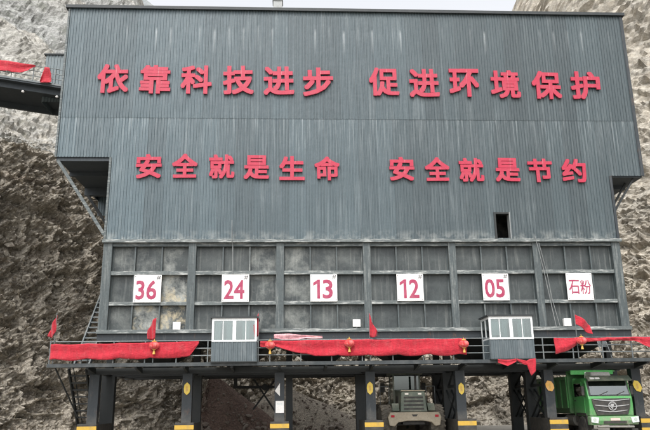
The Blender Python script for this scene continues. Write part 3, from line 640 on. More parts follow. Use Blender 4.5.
def placard(x, body, label, w=1.22):
    t = thing('number_board', (x, -.06, 6.14), label, 'sign', 'white boards on the hopper wall')
    part('board', MB().box(x - w / 2, x + w / 2, -.055, -.025, 6.12, 7.36), M['white'], t)
    for bx in (-1, 1):
        for bz in (6.19, 7.29): part('bolt', MB().tube((x + bx * (w / 2 - .06), -.062, bz), (x + bx * (w / 2 - .06), -.054, bz), .022, 8), M['mark'], t)
    if body == '石粉':
        for ch, dx in (('石', -.27), ('粉', .27)): text_mesh('lettering', ch, M['digit'], (x + dx, -.062, 6.72), .50, .66, .003, .008, t)
    else:
        if body[0] == '1':
            part('digits', MB().prism([(x - .30, 6.25), (x - .17, 6.25), (x - .17, 7.11), (x - .27, 7.11), (x - .48, 6.97), (x - .48, 6.83), (x - .30, 6.94)], -.067, -.0555, 'y'), M['digit'], t)
            text_mesh('digits', body[1], M['digit'], (x + .18, -.062, 6.68), .46, .86, .004, .018, t)
        else: text_mesh('digits', body, M['digit'], (x - .05, -.062, 6.68), .92, .86, .004, .018, t)
        text_mesh('number_mark', '#', M['mark'], (x + .48, -.062, 7.23), .17, .20, .003, 0, t)
for x, b_, l in ((2.06, '36', 'white board reading 36 in crimson on the leftmost hopper bay'), (5.99, '24', 'white board reading 24 in crimson above the left control booth'), (9.99, '13', 'white board reading 13 in crimson on third hopper bay'),
                 (13.95, '12', 'white board reading 12 in crimson on fourth hopper bay'), (17.92, '05', 'white board reading 05 in crimson above the right control booth'), (21.87, '石粉', 'white board with two thin crimson characters on the rightmost hopper bay')):
    placard(x, b_, l)

# small white boxes on the hopper wall
for x, z, l in ((3.41, 4.98, 'pale greenish white box low on stained leftmost hopper bay'), (11.47, 5.05, 'small white box low on hopper wall left of the post and red flag'), (21.18, 5.02, 'small white box low on hopper wall beside waving red flag')):
    t = thing('junction_box', (x, .2, z), l, 'box', 'white boxes low on the hopper wall')
    part('case', MB().box(x - .17, x + .17, .08, .255, z - .07, z + .27), M['white'], t, bevel=.01); part('lid_mark', MB().box(x - .09, x + .09, .07, .079, z + .05, z + .16), M['curtain'], t)
    part('bracket', MB().box(x - .03, x + .03, .12, .24, z - .13, z - .071), M['rail'], t)
# loose conduits and cables on the hopper wall
def cable(pts, r, label):
    m_ = MB()
    for a, b_ in zip(pts[:-1], pts[1:]): m_.tube(a, b_, r, 6)
    o = m_.build('cable', M['wire'], loc=pts[0]); return tag(o, label, 'cable')
cable([(5.78, -.17, 9.9), (5.80, -.18, 8.9), (5.83, -.03, 8.75), (5.86, -.02, 7.45)], .018, 'thin pale pipe hanging from cladding above the board reading 24')
cable([(19.95, -.16, 9.1), (20.25, -.05, 7.5), (20.42, -.05, 6.1), (20.55, -.16, 4.75)], .015, 'pale slack cable down the hopper wall left of the rightmost bay')
cable([(20.1, -.15, 8.8), (20.38, -.06, 7.4), (20.5, -.06, 6.2), (20.7, -.17, 4.92)], .012, 'thinner slack cable just right of the pale cable on hopper wall')

# ------------------------------------------------------------------ red cloth
def banner(name, pts, y, label, cat='banner', group=None, mat='red', seed=0, amp=.05, nu=80):
    # pts: (x, ztop, zbottom) along the length
    xs = [p[0] for p in pts]; r_ = random.Random(seed); ph = [r_.uniform(0, 6) for _ in range(5)]
    def fn(u, v):
        x = xs[0] + (xs[-1] - xs[0]) * u; zt = np.interp(x, xs, [p[1] for p in pts]); zb = np.interp(x, xs, [p[2] for p in pts])
        sag = .006 * math.sin(x * 4.1 + ph[0]) - .030 * abs(math.sin(x * 2.4)) ** .7
        w = amp * (math.sin(v * 7 + x * .5 + ph[1]) * .5 + .45 * math.sin(x * 3.1 + v * 4 + ph[2]) + .22 * math.sin(x * 17 + ph[3] - v * 6) + .5 * max(0, 1 - abs(v - .48) * 9))
        return (x, y - .03 + w * (.35 + .65 * v), zb + (zt - zb) * (1 - v) + sag * (1 if v < .5 else 2.2))
    m_ = MB().grid(fn, nu, 10); o = m_.build(name, M[mat], loc=(xs[0], y, pts[0][1]), smooth=True)
    s = o.modifiers.new('thickness', 'SOLIDIFY'); s.thickness = .012
    return tag(o, label, cat, group)
YB = -1.40
G = 'red banners on the catwalk railing'
banner('cloth_banner', [(-1.52, 4.20, 3.58), (3.9, 4.27, 3.63), (4.25, 4.29, 3.72), (4.62, 4.31, 4.24)], YB, 'long red cloth banner along left end of the catwalk railing', 'banner', G, seed=1)
banner('cloth_banner', [(7.2, 4.27, 4.10), (7.9, 4.27, 4.02), (9.0, 4.29, 3.76), (9.5, 4.30, 3.66), (16.02, 4.30, 3.64)], YB, 'longest red cloth banner on the railing between the two booths', 'banner', G, seed=2, nu=110)
banner('cloth_banner', [(19.88, 4.30, 3.62), (20.5, 4.30, 3.82), (21.0, 4.30, 4.08), (21.5, 4.29, 4.17), (22.9, 4.30, 4.20), (23.4, 4.31, 4.16), (24.3, 4.32, 3.80), (25.4, 4.32, 3.66)], YB, 'red cloth bunched up thin and flaring again above the green lorry', 'banner', G, seed=3, amp=.08)
banner('cloth_swag', [(17.3, 3.42, 3.30), (17.7, 3.40, 3.18), (18.1, 3.42, 3.33)], -1.55, 'small red cloth scrap drooping under the left of right booth', 'cloth', 'red scraps under the right booth', seed=4, nu=20)
banner('cloth_swag', [(18.12, 3.42, 3.36), (18.35, 3.36, 3.20), (18.55, 3.34, 3.18), (18.68, 3.42, 2.75), (18.9, 3.44, 2.95), (18.93, 3.44, 3.3)], -1.57, 'red cloth tail hanging down below right corner of the right booth', 'cloth', 'red scraps under the right booth', seed=5, nu=30)
o = banner('dusty_cloth', [(7.75, 4.66, 4.50), (8.4, 4.70, 4.44), (9.1, 4.62, 4.5), (9.9, 4.58, 4.52)], -.16, 'dust covered pink cloth lying on hopper sill above the middle banner', 'cloth', mat='pink', seed=6, nu=30)

def flag(x, ztop, pts, label, lean=0.0, zbase=3.41, y=-1.36, ph=0):
    t = thing('flag', (x, y, zbase), label, 'flag', 'red flags on the catwalk railing')
    part('pole', MB().tube((x - lean, y, zbase), (x, y, ztop), .02), M['rail'], t)
    # pts: (dx, ztop, zbot) out from the pole
    def fn(u, v):
        dx = pts[0][0] + (pts[-1][0] - pts[0][0]) * u; a = [p[0] for p in pts]
        sgn = 1 if pts[-1][0] >= pts[0][0] else -1
        zt = np.interp(dx * sgn, [q * sgn for q in a], [p[1] for p in pts]); zb = np.interp(dx * sgn, [q * sgn for q in a], [p[2] for p in pts])
        return (x + dx, y - .02 + .09 * math.sin(u * 8 + ph + v * 2) * (.3 + u), zb + (zt - zb) * (1 - v))
    o = part('cloth', MB().grid(fn, 20, 10), M['red'], t, smooth=True); s = o.modifiers.new('thickness', 'SOLIDIFY'); s.thickness = .01
flag(-1.40, 5.52, [(.03, 5.42, 4.72), (-.12, 5.1, 4.45), (-.26, 4.7, 4.52)], 'limp red flag at the far left end of catwalk', ph=1)
o = flag(2.72, 5.30, [(.06, 5.28, 4.4), (-.06, 5.2, 4.33), (-.26, 4.75, 4.38)], 'furled red flag over the long left banner', lean=.0, ph=2)
flag(7.12, 5.56, [(.0, 5.45, 4.5), (-.1, 5.2, 4.4), (-.2, 4.9, 4.45)], 'dark red furled flag at right edge of left booth', ph=3)
flag(11.88, 5.50, [(0, 5.42, 4.4), (.14, 4.98, 4.36), (.33, 4.62, 4.42)], 'drooping triangular red flag over the middle banner', ph=4)
flag(20.92, 5.48, [(0, 5.30, 4.88), (.25, 5.18, 4.72), (.5, 4.96, 4.50), (.68, 4.80, 4.42)], 'red flag blowing out to the right above the green lorry', ph=.5)

def lantern(x, z, label, y=-1.52, r=.205):
    t = thing('lantern', (x, y, z), label, 'lantern', 'red lanterns on the catwalk railing')
    pf = [(.25 * r, .78 * r)] ; pf = [(r * math.cos(a), .8 * r * math.sin(a)) for a in [R(-75 + 10 * k) for k in range(16)]]
    m_ = MB(); n = 32; vs = []
    for rr, h in pf:
        for k in range(n): q = rr * (1 + (.05 if k % 2 else -.03)); vs.append((x + q * math.cos(2 * math.pi * k / n), y + q * math.sin(2 * math.pi * k / n), z + h))
    m_.add(vs, [(i * n + k, i * n + (k + 1) % n, (i + 1) * n + (k + 1) % n, (i + 1) * n + k) for i in range(len(pf) - 1) for k in range(n)])
    part('globe', m_, M['lantern'], t)
    part('cap', MB().lathe([(.09, .74 * r), (.11, .80 * r), (.07, .92 * r), (.012, .94 * r), (.012, 1.3 * r)], (x, y, z), n=14), M['gold'], t)
    part('base_ring', MB().lathe([(.06, -.9 * r), (.09, -.8 * r), (.08, -.74 * r)], (x, y, z), n=14), M['gold'], t)
    part('tassel', MB().lathe([(.06, -1.75 * r), (.045, -1.25 * r), (.02, -.9 * r)], (x, y, z), n=10), M['gold'], t)
    part('hook', MB().bar((x, y, z + 1.28 * r), (x, -1.31, z + 1.28 * r + .02), .015), M['rail'], t)
for x, z, l in ((2.78, 4.10, 'red lantern in front of the long left banner'), (7.62, 4.07, 'dusty red lantern just right of the left booth'), (10.98, 4.12, 'red lantern in front of the middle banner'), (15.90, 4.05, 'red lantern at the right end of middle banner'), (21.05, 4.14, 'red lantern by flag above the green lorry')):
    lantern(x, z, l)
# chair on the walkway above the lorry lane
ch = thing('folding_chair', (22.4, -.7, 3.335), 'grey folding chair standing on the catwalk above the green lorry', 'chair')
part('seat', MB().box(22.2, 22.6, -.9, -.5, 3.72, 3.75), M['rail'], ch); part('backrest', MB().box(22.2, 22.6, -.50, -.47, 3.95, 4.2), M['rail'], ch)
for sx in (22.2, 22.6):
    part('leg', MB().tube((sx, -.95, 3.335), (sx, -.48, 4.2), .015), M['rail'], ch); part('leg', MB().tube((sx, -.45, 3.335), (sx, -.88, 3.72), .015), M['rail'], ch)

# ------------------------------------------------------------------ column signs and guards
def diamond(x, y, z, w, h, mat, label, rot=0, n=None):
    pts = [(0, -h / 2), (w * .42, -h * .3), (w / 2, 0), (w * .42, h * .3), (0, h / 2), (-w * .42, h * .3), (-w / 2, 0), (-w * .42, -h * .3)]
    c_, s_ = math.cos(rot), math.sin(rot); pts = [(x + a * c_ - b_ * s_, z + a * s_ + b_ * c_) for a, b_ in pts]
    t = thing('column_sign', (x, y, z), label, 'sign', 'yellow signs on the front columns')
    part('plate', MB().prism(pts, y - .02, y, 'y'), M[mat], t)
    part('centre_mark', MB().prism([(x - .04, z - .12), (x + .05, z - .10), (x + .03, z + .1), (x - .05, z + .12)], y - .026, y - .0205, 'y'), M['gold'], t)
diamond(4.0, -.06, 2.36, .27, .54, 'signyellow', 'yellow oval plate on the column below left booth')
diamond(11.97, -.06, 2.29, .28, .56, 'signyellow', 'yellow oval plate on the column left of the wheel loader')
diamond(16.02, -.06, 2.22, .26, .52, 'signyellow', 'yellow plate on the column right of the wheel loader')
diamond(20.0, -.06, 2.29, .36, .50, 'orange', 'orange yellow plate on the column left of the green lorry', .35)
diamond(23.98, -.06, 2.24, .34, .56, 'signyellow', 'tilted yellow plate on the column right of green lorry', .45)
t = thing('notice_card', (8.02, -.06, 1.55), 'white rectangular card on column beside the brown heap', 'sign'); part('card', MB().box(7.84, 8.20, -.06, -.04, 1.30, 1.80), M['white'], t); part('print', MB().box(7.90, 8.14, -.064, -.0605, 1.64, 1.70), M['curtain'], t)
t = thing('warning_triangle', (7.93, -.06, 2.28), 'white triangular plate above white card on the same column', 'sign'); part('plate', MB().prism([(7.8, 2.22), (8.02, 2.0), (8.02, 2.55)], -.06, -.04, 'y'), M['white'], t)
gl = ['at the leftmost column beside the stairs', 'at the column below the left booth', 'below the white card and triangle', 'at the column left of the wheel loader', 'at the column right of the wheel loader', 'at the column left of the green lorry', 'at the rightmost column beside the green lorry']
for i in range(7):
    x = 4.0 * i + (-.05, .0, .02, .06, .08, .1, .14)[i]; w = .40
    t = thing('column_guard', (x, 1.0, 0), f'black and yellow striped guard block {gl[i]}', 'guard block', 'striped guard blocks at the column feet')
    part('block', MB().box(x - w, x + w, -.50, -.141, 0, .95).box(x - w, x - .36, -.1409, 2.1, 0, .93).box(x + .36, x + w, -.1409, 2.1, 0, .93), M['black'], t, bevel=.012)
    for z0, z1 in ((.68, .86), (.30, .48)): part('yellow_stripe', MB().box(x - w - .004, x + w + .004, -.506, -.46, z0, z1), M['yellow'], t)

# ------------------------------------------------------------------ conveyor gallery at the upper left
cg = thing('conveyor_gallery', (-2.6, 4.5, 18.0), 'dark conveyor gallery with railing reaching from the cliff to upper left of building', 'conveyor')
def gz(x): return 17.92 - .16 * (x + 2.6)
def slope_box(x0, x1, y0, y1, a, b_):
    vs = [(x, y, gz(x) + h) for h in (a, b_) for y in (y0, y1) for x in (x0, x1)]
    return MB().add(vs, [(0, 2, 3, 1), (4, 5, 7, 6), (0, 1, 5, 4), (2, 6, 7, 3), (0, 4, 6, 2), (1, 3, 7, 5)])
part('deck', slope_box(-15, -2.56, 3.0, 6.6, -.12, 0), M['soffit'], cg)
part('edge_channel', slope_box(-15, -2.56, 2.96, 2.998, -.03, .07), M['rail'], cg)
m_ = slope_box(-15, -2.56, 3.35, 3.5, -.42, -.122); b2 = slope_box(-15, -2.56, 6.3, 6.5, -.42, -.122); m_.add(b2.v, b2.f)
part('beam', m_, M['soffit'], cg)
for h in (.32, .62, .92): part('handrail', MB().tube((-15, 2.97, gz(-15) + h), (-2.6, 2.97, gz(-2.6) + h), .022), M['rail'], cg)
for k in range(11): x = -2.9 - k * 1.15; part('railing_post', MB().box(x - .02, x + .02, 2.95, 2.99, gz(x) + .061, gz(x) + .93), M['rail'], cg)
hs2 = MB(); corrugated(hs2, -5.25, -2.6, 17.9, 20.75, 4.6, .17, .03); tt = corrugated(MB(), 4.6, 6.5, 17.9, 20.75, 0, .17, .03); hs2.add([(-5.25 + p[1], p[0], p[2]) for p in tt.v], tt.f)
part('housing', hs2, M['housing'], cg, recalc=False); part('housing_roof', MB().box(-5.35, -2.62, 4.5, 6.6, 20.75, 20.82), M['fascia'], cg)
part('belt', slope_box(-15, -5.26, 5.0, 6.2, .5, .58), M['rubber'], cg)
for k in range(4): x = -6 - 2.2 * k; part('belt_stand', MB().box(x - .05, x + .05, 5.0, 5.1, gz(x), gz(x) + .5).box(x - .05, x + .05, 6.1, 6.2, gz(x), gz(x) + .5), M['rail'], cg)
def gb(pts, l, s): return banner('cloth_banner', pts, 2.90, l, 'banner', 'red cloths on the conveyor gallery railing', seed=s, nu=40, amp=.06)
gb([(x, gz(x) + .93, gz(x) + d_) for x, d_ in ((-9.5, .3), (-6.3, .34), (-5.8, .42), (-5.4, .62), (-5.1, .84))], 'red cloth banner tied along railing of the conveyor gallery', 7)
gb([(x, gz(x) + a, gz(x) + d_) for x, a, d_ in ((-4.78, .1, .02), (-4.60, .92, .04), (-4.35, .92, .06), (-4.22, .5, .1), (-4.2, .2, .12))], 'short red cloth hanging alone on railing of the conveyor gallery', 8)
for x in (-5.7, -3.9):
    o = MB().lathe([(.02, -.05), (.07, -.03), (.08, .03), (.03, .07)], (x, 3.1, gz(x) - .62), n=10).build('lamp', M['white'], loc=(x, 3.1, gz(x) - .62)); tag(o, 'small white lamp under the conveyor gallery, ' + ('the one nearer the cliff' if x < -5 else 'the one nearer the building'), 'lamp', 'lamps under the conveyor gallery')

# ------------------------------------------------------------------ vehicles
def wheel(th, x, y, r, w, lug=0, rimr=.55, tm='rubber'):
    wl_ = thing_part(th, 'wheel', x, y, r)
    prof = [(r * rimr, -w / 2), (r * .90, -w / 2), (r * .98, -w * .38), (r, -w * .2), (r, w * .2), (r * .98, w * .38), (r * .90, w / 2), (r * rimr, w / 2)]
    m_ = MB().lathe(prof, (x, y, r), 'x', 36)
    n = 22
    if lug:
        for k in range(n):
            for s in (-1, 1):
                a = 2 * math.pi * (k + .25 * s) / n; p = Vector((x + s * w * .08, y + r * .97 * math.cos(a), r + r * .97 * math.sin(a))); a2 = a + .16
                q = Vector((x + s * w * .5, y + r * .93 * math.cos(a2), r + r * .93 * math.sin(a2)))
                m_.bar(p, q, lug, lug * 1.3, (0, math.cos(a), math.sin(a)))
    part('tyre', m_, M[tm], wl_)
    m_ = MB().lathe([(r * rimr * .98, -w * .40), (r * rimr * .8, -w * .25), (r * .2, -w * .22), (r * .16, -w * .42), (.02, -w * .43)], (x, y, r), 'x', 24).lathe([(r * rimr * .98, w * .40), (r * rimr * .8, w * .25), (r * .2, w * .22), (r * .16, w * .42), (.02, w * .43)], (x, y, r), 'x', 24)
    for k in range(8):
        a = k * math.pi / 4
        for s in (-1, 1): m_.tube((x + s * w * .21, y + r * .32 * math.cos(a), r + r * .32 * math.sin(a)), (x + s * w * .27, y + r * .32 * math.cos(a), r + r * .32 * math.sin(a)), .025, 6)
    part('rim', m_, M['rim'], wl_)
def thing_part(th, name, x, y, z):
    o = bpy.data.objects.new(name, None); COL.objects.link(o); o.parent = th; o.location = Vector((x, y, z)) - th.location; o.empty_display_size = .2; return o

# green dump lorry, nose towards the viewer
CX, FY = 22.45, -.6
tr = thing('dump_truck', (CX, FY + 3.5, 0), 'bright green dump truck parked nose out under rightmost hopper bay', 'truck')
def tb(x0, x1, y0, y1, z0, z1, mb=None): return (mb or MB()).box(CX + x0, CX + x1, FY + y0, FY + y1, z0, z1)
side = [(0.03, .98), (0.0, 1.25), (.0, 1.72), (.06, 1.84), (.28, 2.50), (.40, 2.60), (1.62, 2.62), (1.70, 2.5), (1.72, .98)]
part('cab', MB().prism([(FY + a, b_) for a, b_ in side], CX - .98, CX + .98, 'x'), M['green'], tr, bevel=.05)
def slab(y0, z0, y1, z1, x0, x1, t=.02, x2=None, x3=None):
    x2 = x0 if x2 is None else x2; x3 = x1 if x3 is None else x3
    n = Vector((0, -(z1 - z0), (y1 - y0))).normalized() * t
    p = [Vector((CX + x0, FY + y0, z0)), Vector((CX + x1, FY + y0, z0)), Vector((CX + x3, FY + y1, z1)), Vector((CX + x2, FY + y1, z1))]
    return MB().add([v_ for v_ in p] + [v_ + n for v_ in p], [(3, 2, 1, 0), (4, 5, 6, 7), (0, 1, 5, 4), (1, 2, 6, 5), (2, 3, 7, 6), (3, 0, 4, 7)])
wsurround = part('windscreen_surround', slab(.052, 1.83, .27, 2.48, -.93, .93, .012, -.90, .90), M['cabin'], tr)
part('windscreen', slab(.052, 1.87, .255, 2.45, -.86, .86, .026, -.83, .83), None or M['tglass'], tr)
ds = MB(); 
# dash shapes and seats seen dimly behind the screen live inside the surround colour
sv = part('sun_visor', slab(-.10, 2.46, .16, 2.66, -.98, .98, .05), M['lgreen'], tr)
m_ = MB()
for k in range(5): m_.box(CX - .84 + k * .095, CX - .77 + k * .095, FY - .098 + .03, FY - .06, 2.535, 2.60)
part('visor_mark', slab(-.062, 2.52, .01, 2.575, -.86, -.66, .056), M['white'], sv); part('visor_mark', slab(-.062, 2.52, .01, 2.575, -.62, -.42, .056), M['white'], sv)
for x in (-.45, .30): part('wiper', MB().bar((CX + x, FY + .02, 1.88), (CX + x + .38, FY + .055, 2.02), .025, .02), M['black'], tr)
gr = part('grille', MB().prism([(CX - .86, 1.72), (CX + .86, 1.72), (CX + .82, 1.4), (CX + .68, 1.04), (CX - .68, 1.04), (CX - .82, 1.4)], FY - .05, FY + .01, 'y'), M['black'], tr)
for z, w in ((1.67, .80), (1.43, .76), (1.21, .66)): 
    part('chrome_bar', MB().prism([(CX - w, z + .03), (CX - .15, z - .02), (CX + .15, z - .02), (CX + w, z + .03), (CX + w, z + .005), (CX + .15, z - .065), (CX - .15, z - .065), (CX - w, z + .005)], FY - .075, FY - .052, 'y'), M['chrome'], gr)
m_ = MB(); nn_ = 28
for k in range(nn_):
    a, b_ = 2 * math.pi * k / nn_, 2 * math.pi * (k + 1) / nn_; m_.bar((CX + .17 * math.cos(a), FY - .10, 1.40 + .17 * math.sin(a)), (CX + .17 * math.cos(b_), FY - .10, 1.40 + .17 * math.sin(b_)), .04, .035, (0, 1, 0))
m_.prism([(CX - .10, 1.50), (CX + .10, 1.50), (CX + .03, 1.38), (CX, 1.27), (CX - .03, 1.38)], FY - .115, FY - .09, 'y').prism([(CX - .15, 1.43), (CX - .06, 1.43), (CX - .01, 1.28), (CX - .02, 1.27)], FY - .112, FY - .09, 'y')
part('emblem', m_, M['chrome'], gr)
bp = part('bumper', MB().prism([(FY - .16, .98), (FY - .20, .80), (FY - .14, .62), (FY + .15, .62), (FY + .15, .98)], CX - 1.06, CX + 1.06, 'x'), M['green'], tr, bevel=.03)
part('air_intake', tb(-.5, .5, -.215, -.17, .68, .78), M['black'], bp); part('license_plate', tb(-.20, .22, -.222, -.216, .80, .90), M['plate'], bp)
for s in (-1, 1):
    h = part('headlight', MB().prism([(CX + s * .70, .93), (CX + s * 1.04, .97), (CX + s * 1.05, .74), (CX + s * .76, .70)], FY - .225, FY - .15, 'y'), M['lamp'], tr)
    part('bulb_ring', MB().lathe([(.075, -.006), (.075, 0), (.02, 0), (.02, -.003)], (CX + s * .90, FY - .2265, .84), 'y', 16), M['plastic'], h)
    part('step', tb(*sorted((s * .75, s * 1.02)), -.1, .3, .40, .46), M['black'], tr)
    dx = s * .985; d_ = part('door', MB().prism([(FY + .42, 1.12), (FY + .42, 1.86), (FY + .60, 2.46), (FY + 1.52, 2.46), (FY + 1.52, 1.12)], *sorted((CX + dx, CX + dx + s * .025)), 'x'), M['green'], tr)
    part('side_window', MB().prism([(FY + .52, 1.86), (FY + .67, 2.38), (FY + 1.42, 2.38), (FY + 1.42, 1.80)], *sorted((CX + dx + s * .026, CX + dx + s * .034)), 'x'), M['tglass'], d_)
    part('handle', MB().box(*sorted((CX + dx + s * .026, CX + dx + s * .05)), FY + 1.3, FY + 1.46, 1.62, 1.66), M['black'], d_)
    mr = part('mirror', MB().box(*sorted((CX + s * 1.03, CX + s * 1.17)), FY + .22, FY + .30, 1.86, 2.26), M['black'], tr, bevel=.02)
    part('arm', MB().tube((CX + s * .98, FY + .3, 2.36), (CX + s * 1.15, FY + .16, 2.29), .015).tube((CX + s * .98, FY + .3, 1.8), (CX + s * 1.15, FY + .16, 1.82), .015), M['black'], mr)
    part('mudguard', MB().prism([(FY + .30, .62), (FY + .34, 1.0), (FY + .42, 1.10), (FY + 1.45, 1.10), (FY + 1.55, .7), (FY + 1.48, .7), (FY + 1.38, 1.02), (FY + .5, 1.02), (FY + .40, .62)], *sorted((CX + s * .62, CX + s * 1.0)), 'x'), M['black'], tr)
part('roof_fairing', MB().prism([(FY + .45, 2.62), (FY + .60, 2.86), (FY + 1.3, 2.90), (FY + 1.4, 2.62)], CX - .50, CX + .36, 'x'), M['white'], tr, bevel=.03)
part('bull_bar', MB().tube((CX - .82, FY - .24, .56), (CX + .78, FY - .24, .54), .05).bar((CX - .6, FY - .2, .57), (CX - .6, FY + .1, .68), .05).bar((CX + .6, FY - .2, .57), (CX + .6, FY + .1, .68), .05), M['rim'], tr)
part('chassis', tb(-.42, -.24, .2, 7.4, .72, .97).box(CX + .24, CX + .42, FY + .2, FY + 7.4, .72, .97).box(CX - .24, CX + .24, FY + 1.8, FY + 2.0, .75, .95).box(CX - .24, CX + .24, FY + 5, FY + 5.2, .75, .95), M['black'], tr)
part('fuel_tank', MB().tube((CX - .72, FY + 1.95, .78), (CX - .72, FY + 3.0, .78), .26, 16), M['rim'], tr)
bed = part('dump_bed', MB().prism([(CX - 1.03, 2.72), (CX - 1.03, 1.3), (CX - .86, 1.06), (CX + .86, 1.06), (CX + 1.03, 1.3), (CX + 1.03, 2.72), (CX + .96, 2.72), (CX + .96, 1.32), (CX + .82, 1.14), (CX - .82, 1.14), (CX - .96, 1.32), (CX - .96, 2.72)], FY + 2.15, FY + 7.3, 'y').prism([(FY + 2.06, 1.08), (FY + 2.149, 1.08), (FY + 2.149, 2.98), (FY + 1.5, 2.98), (FY + 1.5, 2.92), (FY + 2.06, 2.90)], CX - 1.03, CX + 1.03, 'x').box(CX - 1.03, CX + 1.03, FY + 7.301, FY + 7.38, 1.1, 2.72), M['bedgreen'], tr)
m_ = MB()
for s in (-1, 1):
    for k in range(8): m_.box(*sorted((CX + s * 1.032, CX + s * 1.09)), FY + 2.15 + k * .72, FY + 2.25 + k * .72, 1.32, 2.6)
    m_.box(*sorted((CX + s * 1.032, CX + s * 1.10)), FY + 2.15, FY + 7.3, 2.601, 2.74)
part('rib', m_, M['bedgreen'], bed); part('head_rail', MB().box(CX - 1.09, CX + .9, FY + 1.42, FY + 1.499, 2.80, 2.985), M['green'], bed)
for s in (-1, 1):
    wheel(tr, CX + s * .85, FY + .95, .50, .28); wheel(tr, CX + s * .80, FY + 4.9, .50, .46); wheel(tr, CX + s * .80, FY + 6.2, .50, .46)

# wheel loader, tail towards the viewer
CX, FY = 14.08, 1.0
ld = thing('wheel_loader', (CX, FY + 3, 0), 'dusty grey green wheel loader seen from behind under the fourth hopper bay', 'loader')
arch = [(CX - 1.12, 1.24), (CX + 1.12, 1.24), (CX + 1.22, 1.02), (CX + 1.15, .66), (CX + .92, .62), (CX + .75, .80), (CX + .35, .86), (CX - .35, .86), (CX - .75, .80), (CX - .92, .62), (CX - 1.15, .66), (CX - 1.22, 1.02)]
cwt = part('counterweight', MB().prism(arch, FY, FY + .55, 'y'), M['lbeige'], ld, bevel=.04)
part('tow_slot', MB().prism([(CX - .14, 1.14), (CX + .14, 1.14), (CX + .08, 1.05), (CX - .08, 1.05)], FY - .006, FY + .01, 'y'), M['black'], cwt)
hd = part('hood', MB().add([(CX + a, FY + b_, z) for a, b_, z in ((-.62, .12, 1.245), (.62, .12, 1.245), (.62, 1.9, 1.245), (-.62, 1.9, 1.245), (-.54, .2, 2.16), (.54, .2, 2.16), (.58, 1.9, 2.26), (-.58, 1.9, 2.26))], [(3, 2, 1, 0), (4, 5, 6, 7), (0, 1, 5, 4), (1, 2, 6, 5), (2, 3, 7, 6), (3, 0, 4, 7)]), M['lgreen'], ld, bevel=.04)
for k in range(4):
    z = 1.34 + k * .165; w_ = .46 - .005 * k; f_ = .12 + .08 * (z - 1.245) / .915
    part('louvre', MB().box(CX - w_, CX + w_, FY + f_ - .012, FY + f_ + .08, z, z + .085), M['black'], hd)
for s in (-1, 1): part('lamp', MB().box(*sorted((CX + s * .22, CX + s * .38)), FY + .165, FY + .24, 2.00, 2.07), M['taillamp'], hd)
part('hood_top_rim', MB().box(CX - .56, CX + .56, FY + .17, FY + .26, 2.161, 2.20), M['lbeige'], hd)
part('side_vent', MB().box(CX - .605, CX - .56, FY + .9, FY + 1.5, 1.5, 1.95), M['black'], hd); part('beacon', MB().lathe([(.06, 0), (.06, .1), (.03, .14)], (CX - .4, FY + 2.2, 3.101), n=12), M['orange'], ld)
for s in (-1, 1):
    part('tail_light', MB().box(*sorted((CX + s * .92, CX + s * 1.08)), FY - .02, FY + .01, 1.02, 1.12), M['red'], cwt); part('lift_eye', MB().lathe([(.07, 0), (.07, .05), (.03, .05), (.03, 0)], (CX + s * .62, FY + .3, 1.245), 'z', 12), M['black'], cwt)
part('hose', MB().tube((CX - .62, FY + .3, 1.3), (CX - .75, FY + .8, 1.15), .025), M['black'], ld)
part('exhaust', MB().tube((CX + .3, FY + 1.2, 2.2), (CX + .3, FY + 1.2, 2.9), .05, 10), M['black'], ld)
cab_ = MB()
for sx in (-.66, .60):
    for sy in (1.95, 3.2): cab_.box(CX + sx, CX + sx + .07, FY + sy, FY + sy + .07, 1.3, 2.96)
cab_.box(CX - .66, CX + .67, FY + 1.95, FY + 3.27, 1.2, 1.299).box(CX - .589, CX + .599, FY + 1.955, FY + 2.0, 1.3, 2.2).box(CX - .76, CX + .77, FY + 1.85, FY + 3.4, 2.961, 3.10).box(CX - .62, CX - .59, FY + 2.03, FY + 3.19, 1.3, 1.8).box(CX + .60, CX + .63, FY + 2.03, FY + 3.19, 1.3, 1.8)
part('cab', cab_, M['lgreen'], ld)
part('rear_window', MB().box(CX - .589, CX + .599, FY + 1.97, FY + 1.985, 2.201, 2.955), M['tglass'], ld); part('front_window', MB().box(CX - .589, CX + .599, FY + 3.22, FY + 3.235, 1.3, 2.955), M['tglass'], ld)
for sx in (-.635, .63): part('side_window', MB().box(CX + sx, CX + sx + .01, FY + 2.03, FY + 3.19, 1.801, 2.955), M['tglass'], ld)
part('driver_seat', MB().box(CX - .22, CX + .22, FY + 2.35, FY + 2.8, 1.5, 1.7).box(CX - .22, CX + .22, FY + 2.25, FY + 2.349, 1.6, 2.5).box(CX - .13, CX + .13, FY + 2.26, FY + 2.35, 2.501, 2.7), M['black'], ld, bevel=.03)
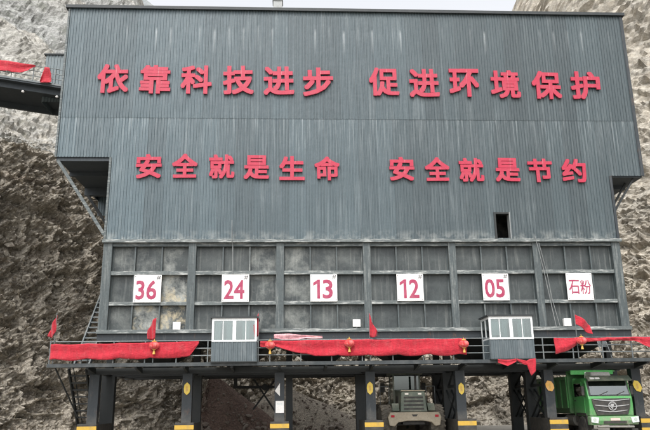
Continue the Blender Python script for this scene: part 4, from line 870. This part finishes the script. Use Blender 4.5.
for s in (-1, 1):
    mg = part('mudguard', MB().prism([(FY + .15, 1.30), (FY + .35, 1.62), (FY + 1.7, 1.62), (FY + 1.95, 1.3), (FY + 1.88, 1.27), (FY + 1.66, 1.55), (FY + .38, 1.55), (FY + .21, 1.27)], *sorted((CX + s * .66, CX + s * .98)), 'x'), M['lgreen'], ld)
    rl = MB().tube((CX + s * .9, FY + 1.75, 1.6), (CX + s * .9, FY + 1.75, 2.4), .016).tube((CX + s * 1.32, FY + 1.75, 1.6), (CX + s * 1.32, FY + 1.75, 2.4), .016).tube((CX + s * .9, FY + 1.75, 2.4), (CX + s * 1.32, FY + 1.75, 2.4), .016)
    part('grab_rail', rl, M['rail'], ld)
    mr = part('mirror', MB().box(*sorted((CX + s * .92, CX + s * 1.14)), FY + 3.0, FY + 3.05, 2.15, 2.6), M['black'], ld); part('arm', MB().tube((CX + s * .66, FY + 3.1, 2.7), (CX + s * 1.03, FY + 3.03, 2.62), .015), M['black'], mr)
    wheel(ld, CX + s * 1.12, FY + 1.05,   .78, .64, .085, .55, 'dustytyre'); wheel(ld, CX + s * 1.12, FY + 4.0, .78, .64, .085, .55, 'dustytyre')
part('rear_frame', MB().box(CX - .5, CX + .5, FY + .3, FY + 2.2, .7, 1.24).box(CX - .8, CX + .8, FY + .9, FY + 1.2, .65, .88), M['black'], ld)
part('front_frame', MB().box(CX - .42, CX + .42, FY + 2.3, FY + 4.6, .6, 1.19).box(CX - .8, CX + .8, FY + 3.85, FY + 4.15, .65, .88), M['lbeige'], ld)
for s in (-1, 1): part('boom_arm', MB().prism([(FY + 3.3, 1.9), (FY + 3.6, 2.0), (FY + 4.7, 1.35), (FY + 5.4, .45), (FY + 5.2, .35), (FY + 4.4, 1.05), (FY + 3.3, 1.6)], *sorted((CX + s * .43, CX + s * .55)), 'x'), M['lgreen'], ld)
part('bucket', MB().prism([(FY + 5.25, 1.15), (FY + 5.15, .5), (FY + 5.4, .12), (FY + 6.5, .06), (FY + 6.5, .11), (FY + 5.45, .18), (FY + 5.24, .52), (FY + 5.33, 1.15)], CX - 1.45, CX + 1.45, 'x').prism([(FY + 5.3, 1.15), (FY + 5.2, .5), (FY + 5.45, .15), (FY + 6.45, .1)], CX - 1.45, CX - 1.41, 'x').prism([(FY + 5.3, 1.15), (FY + 5.2, .5), (FY + 5.45, .15), (FY + 6.45, .1)], CX + 1.41, CX + 1.45, 'x'), M['lbeige'], ld)
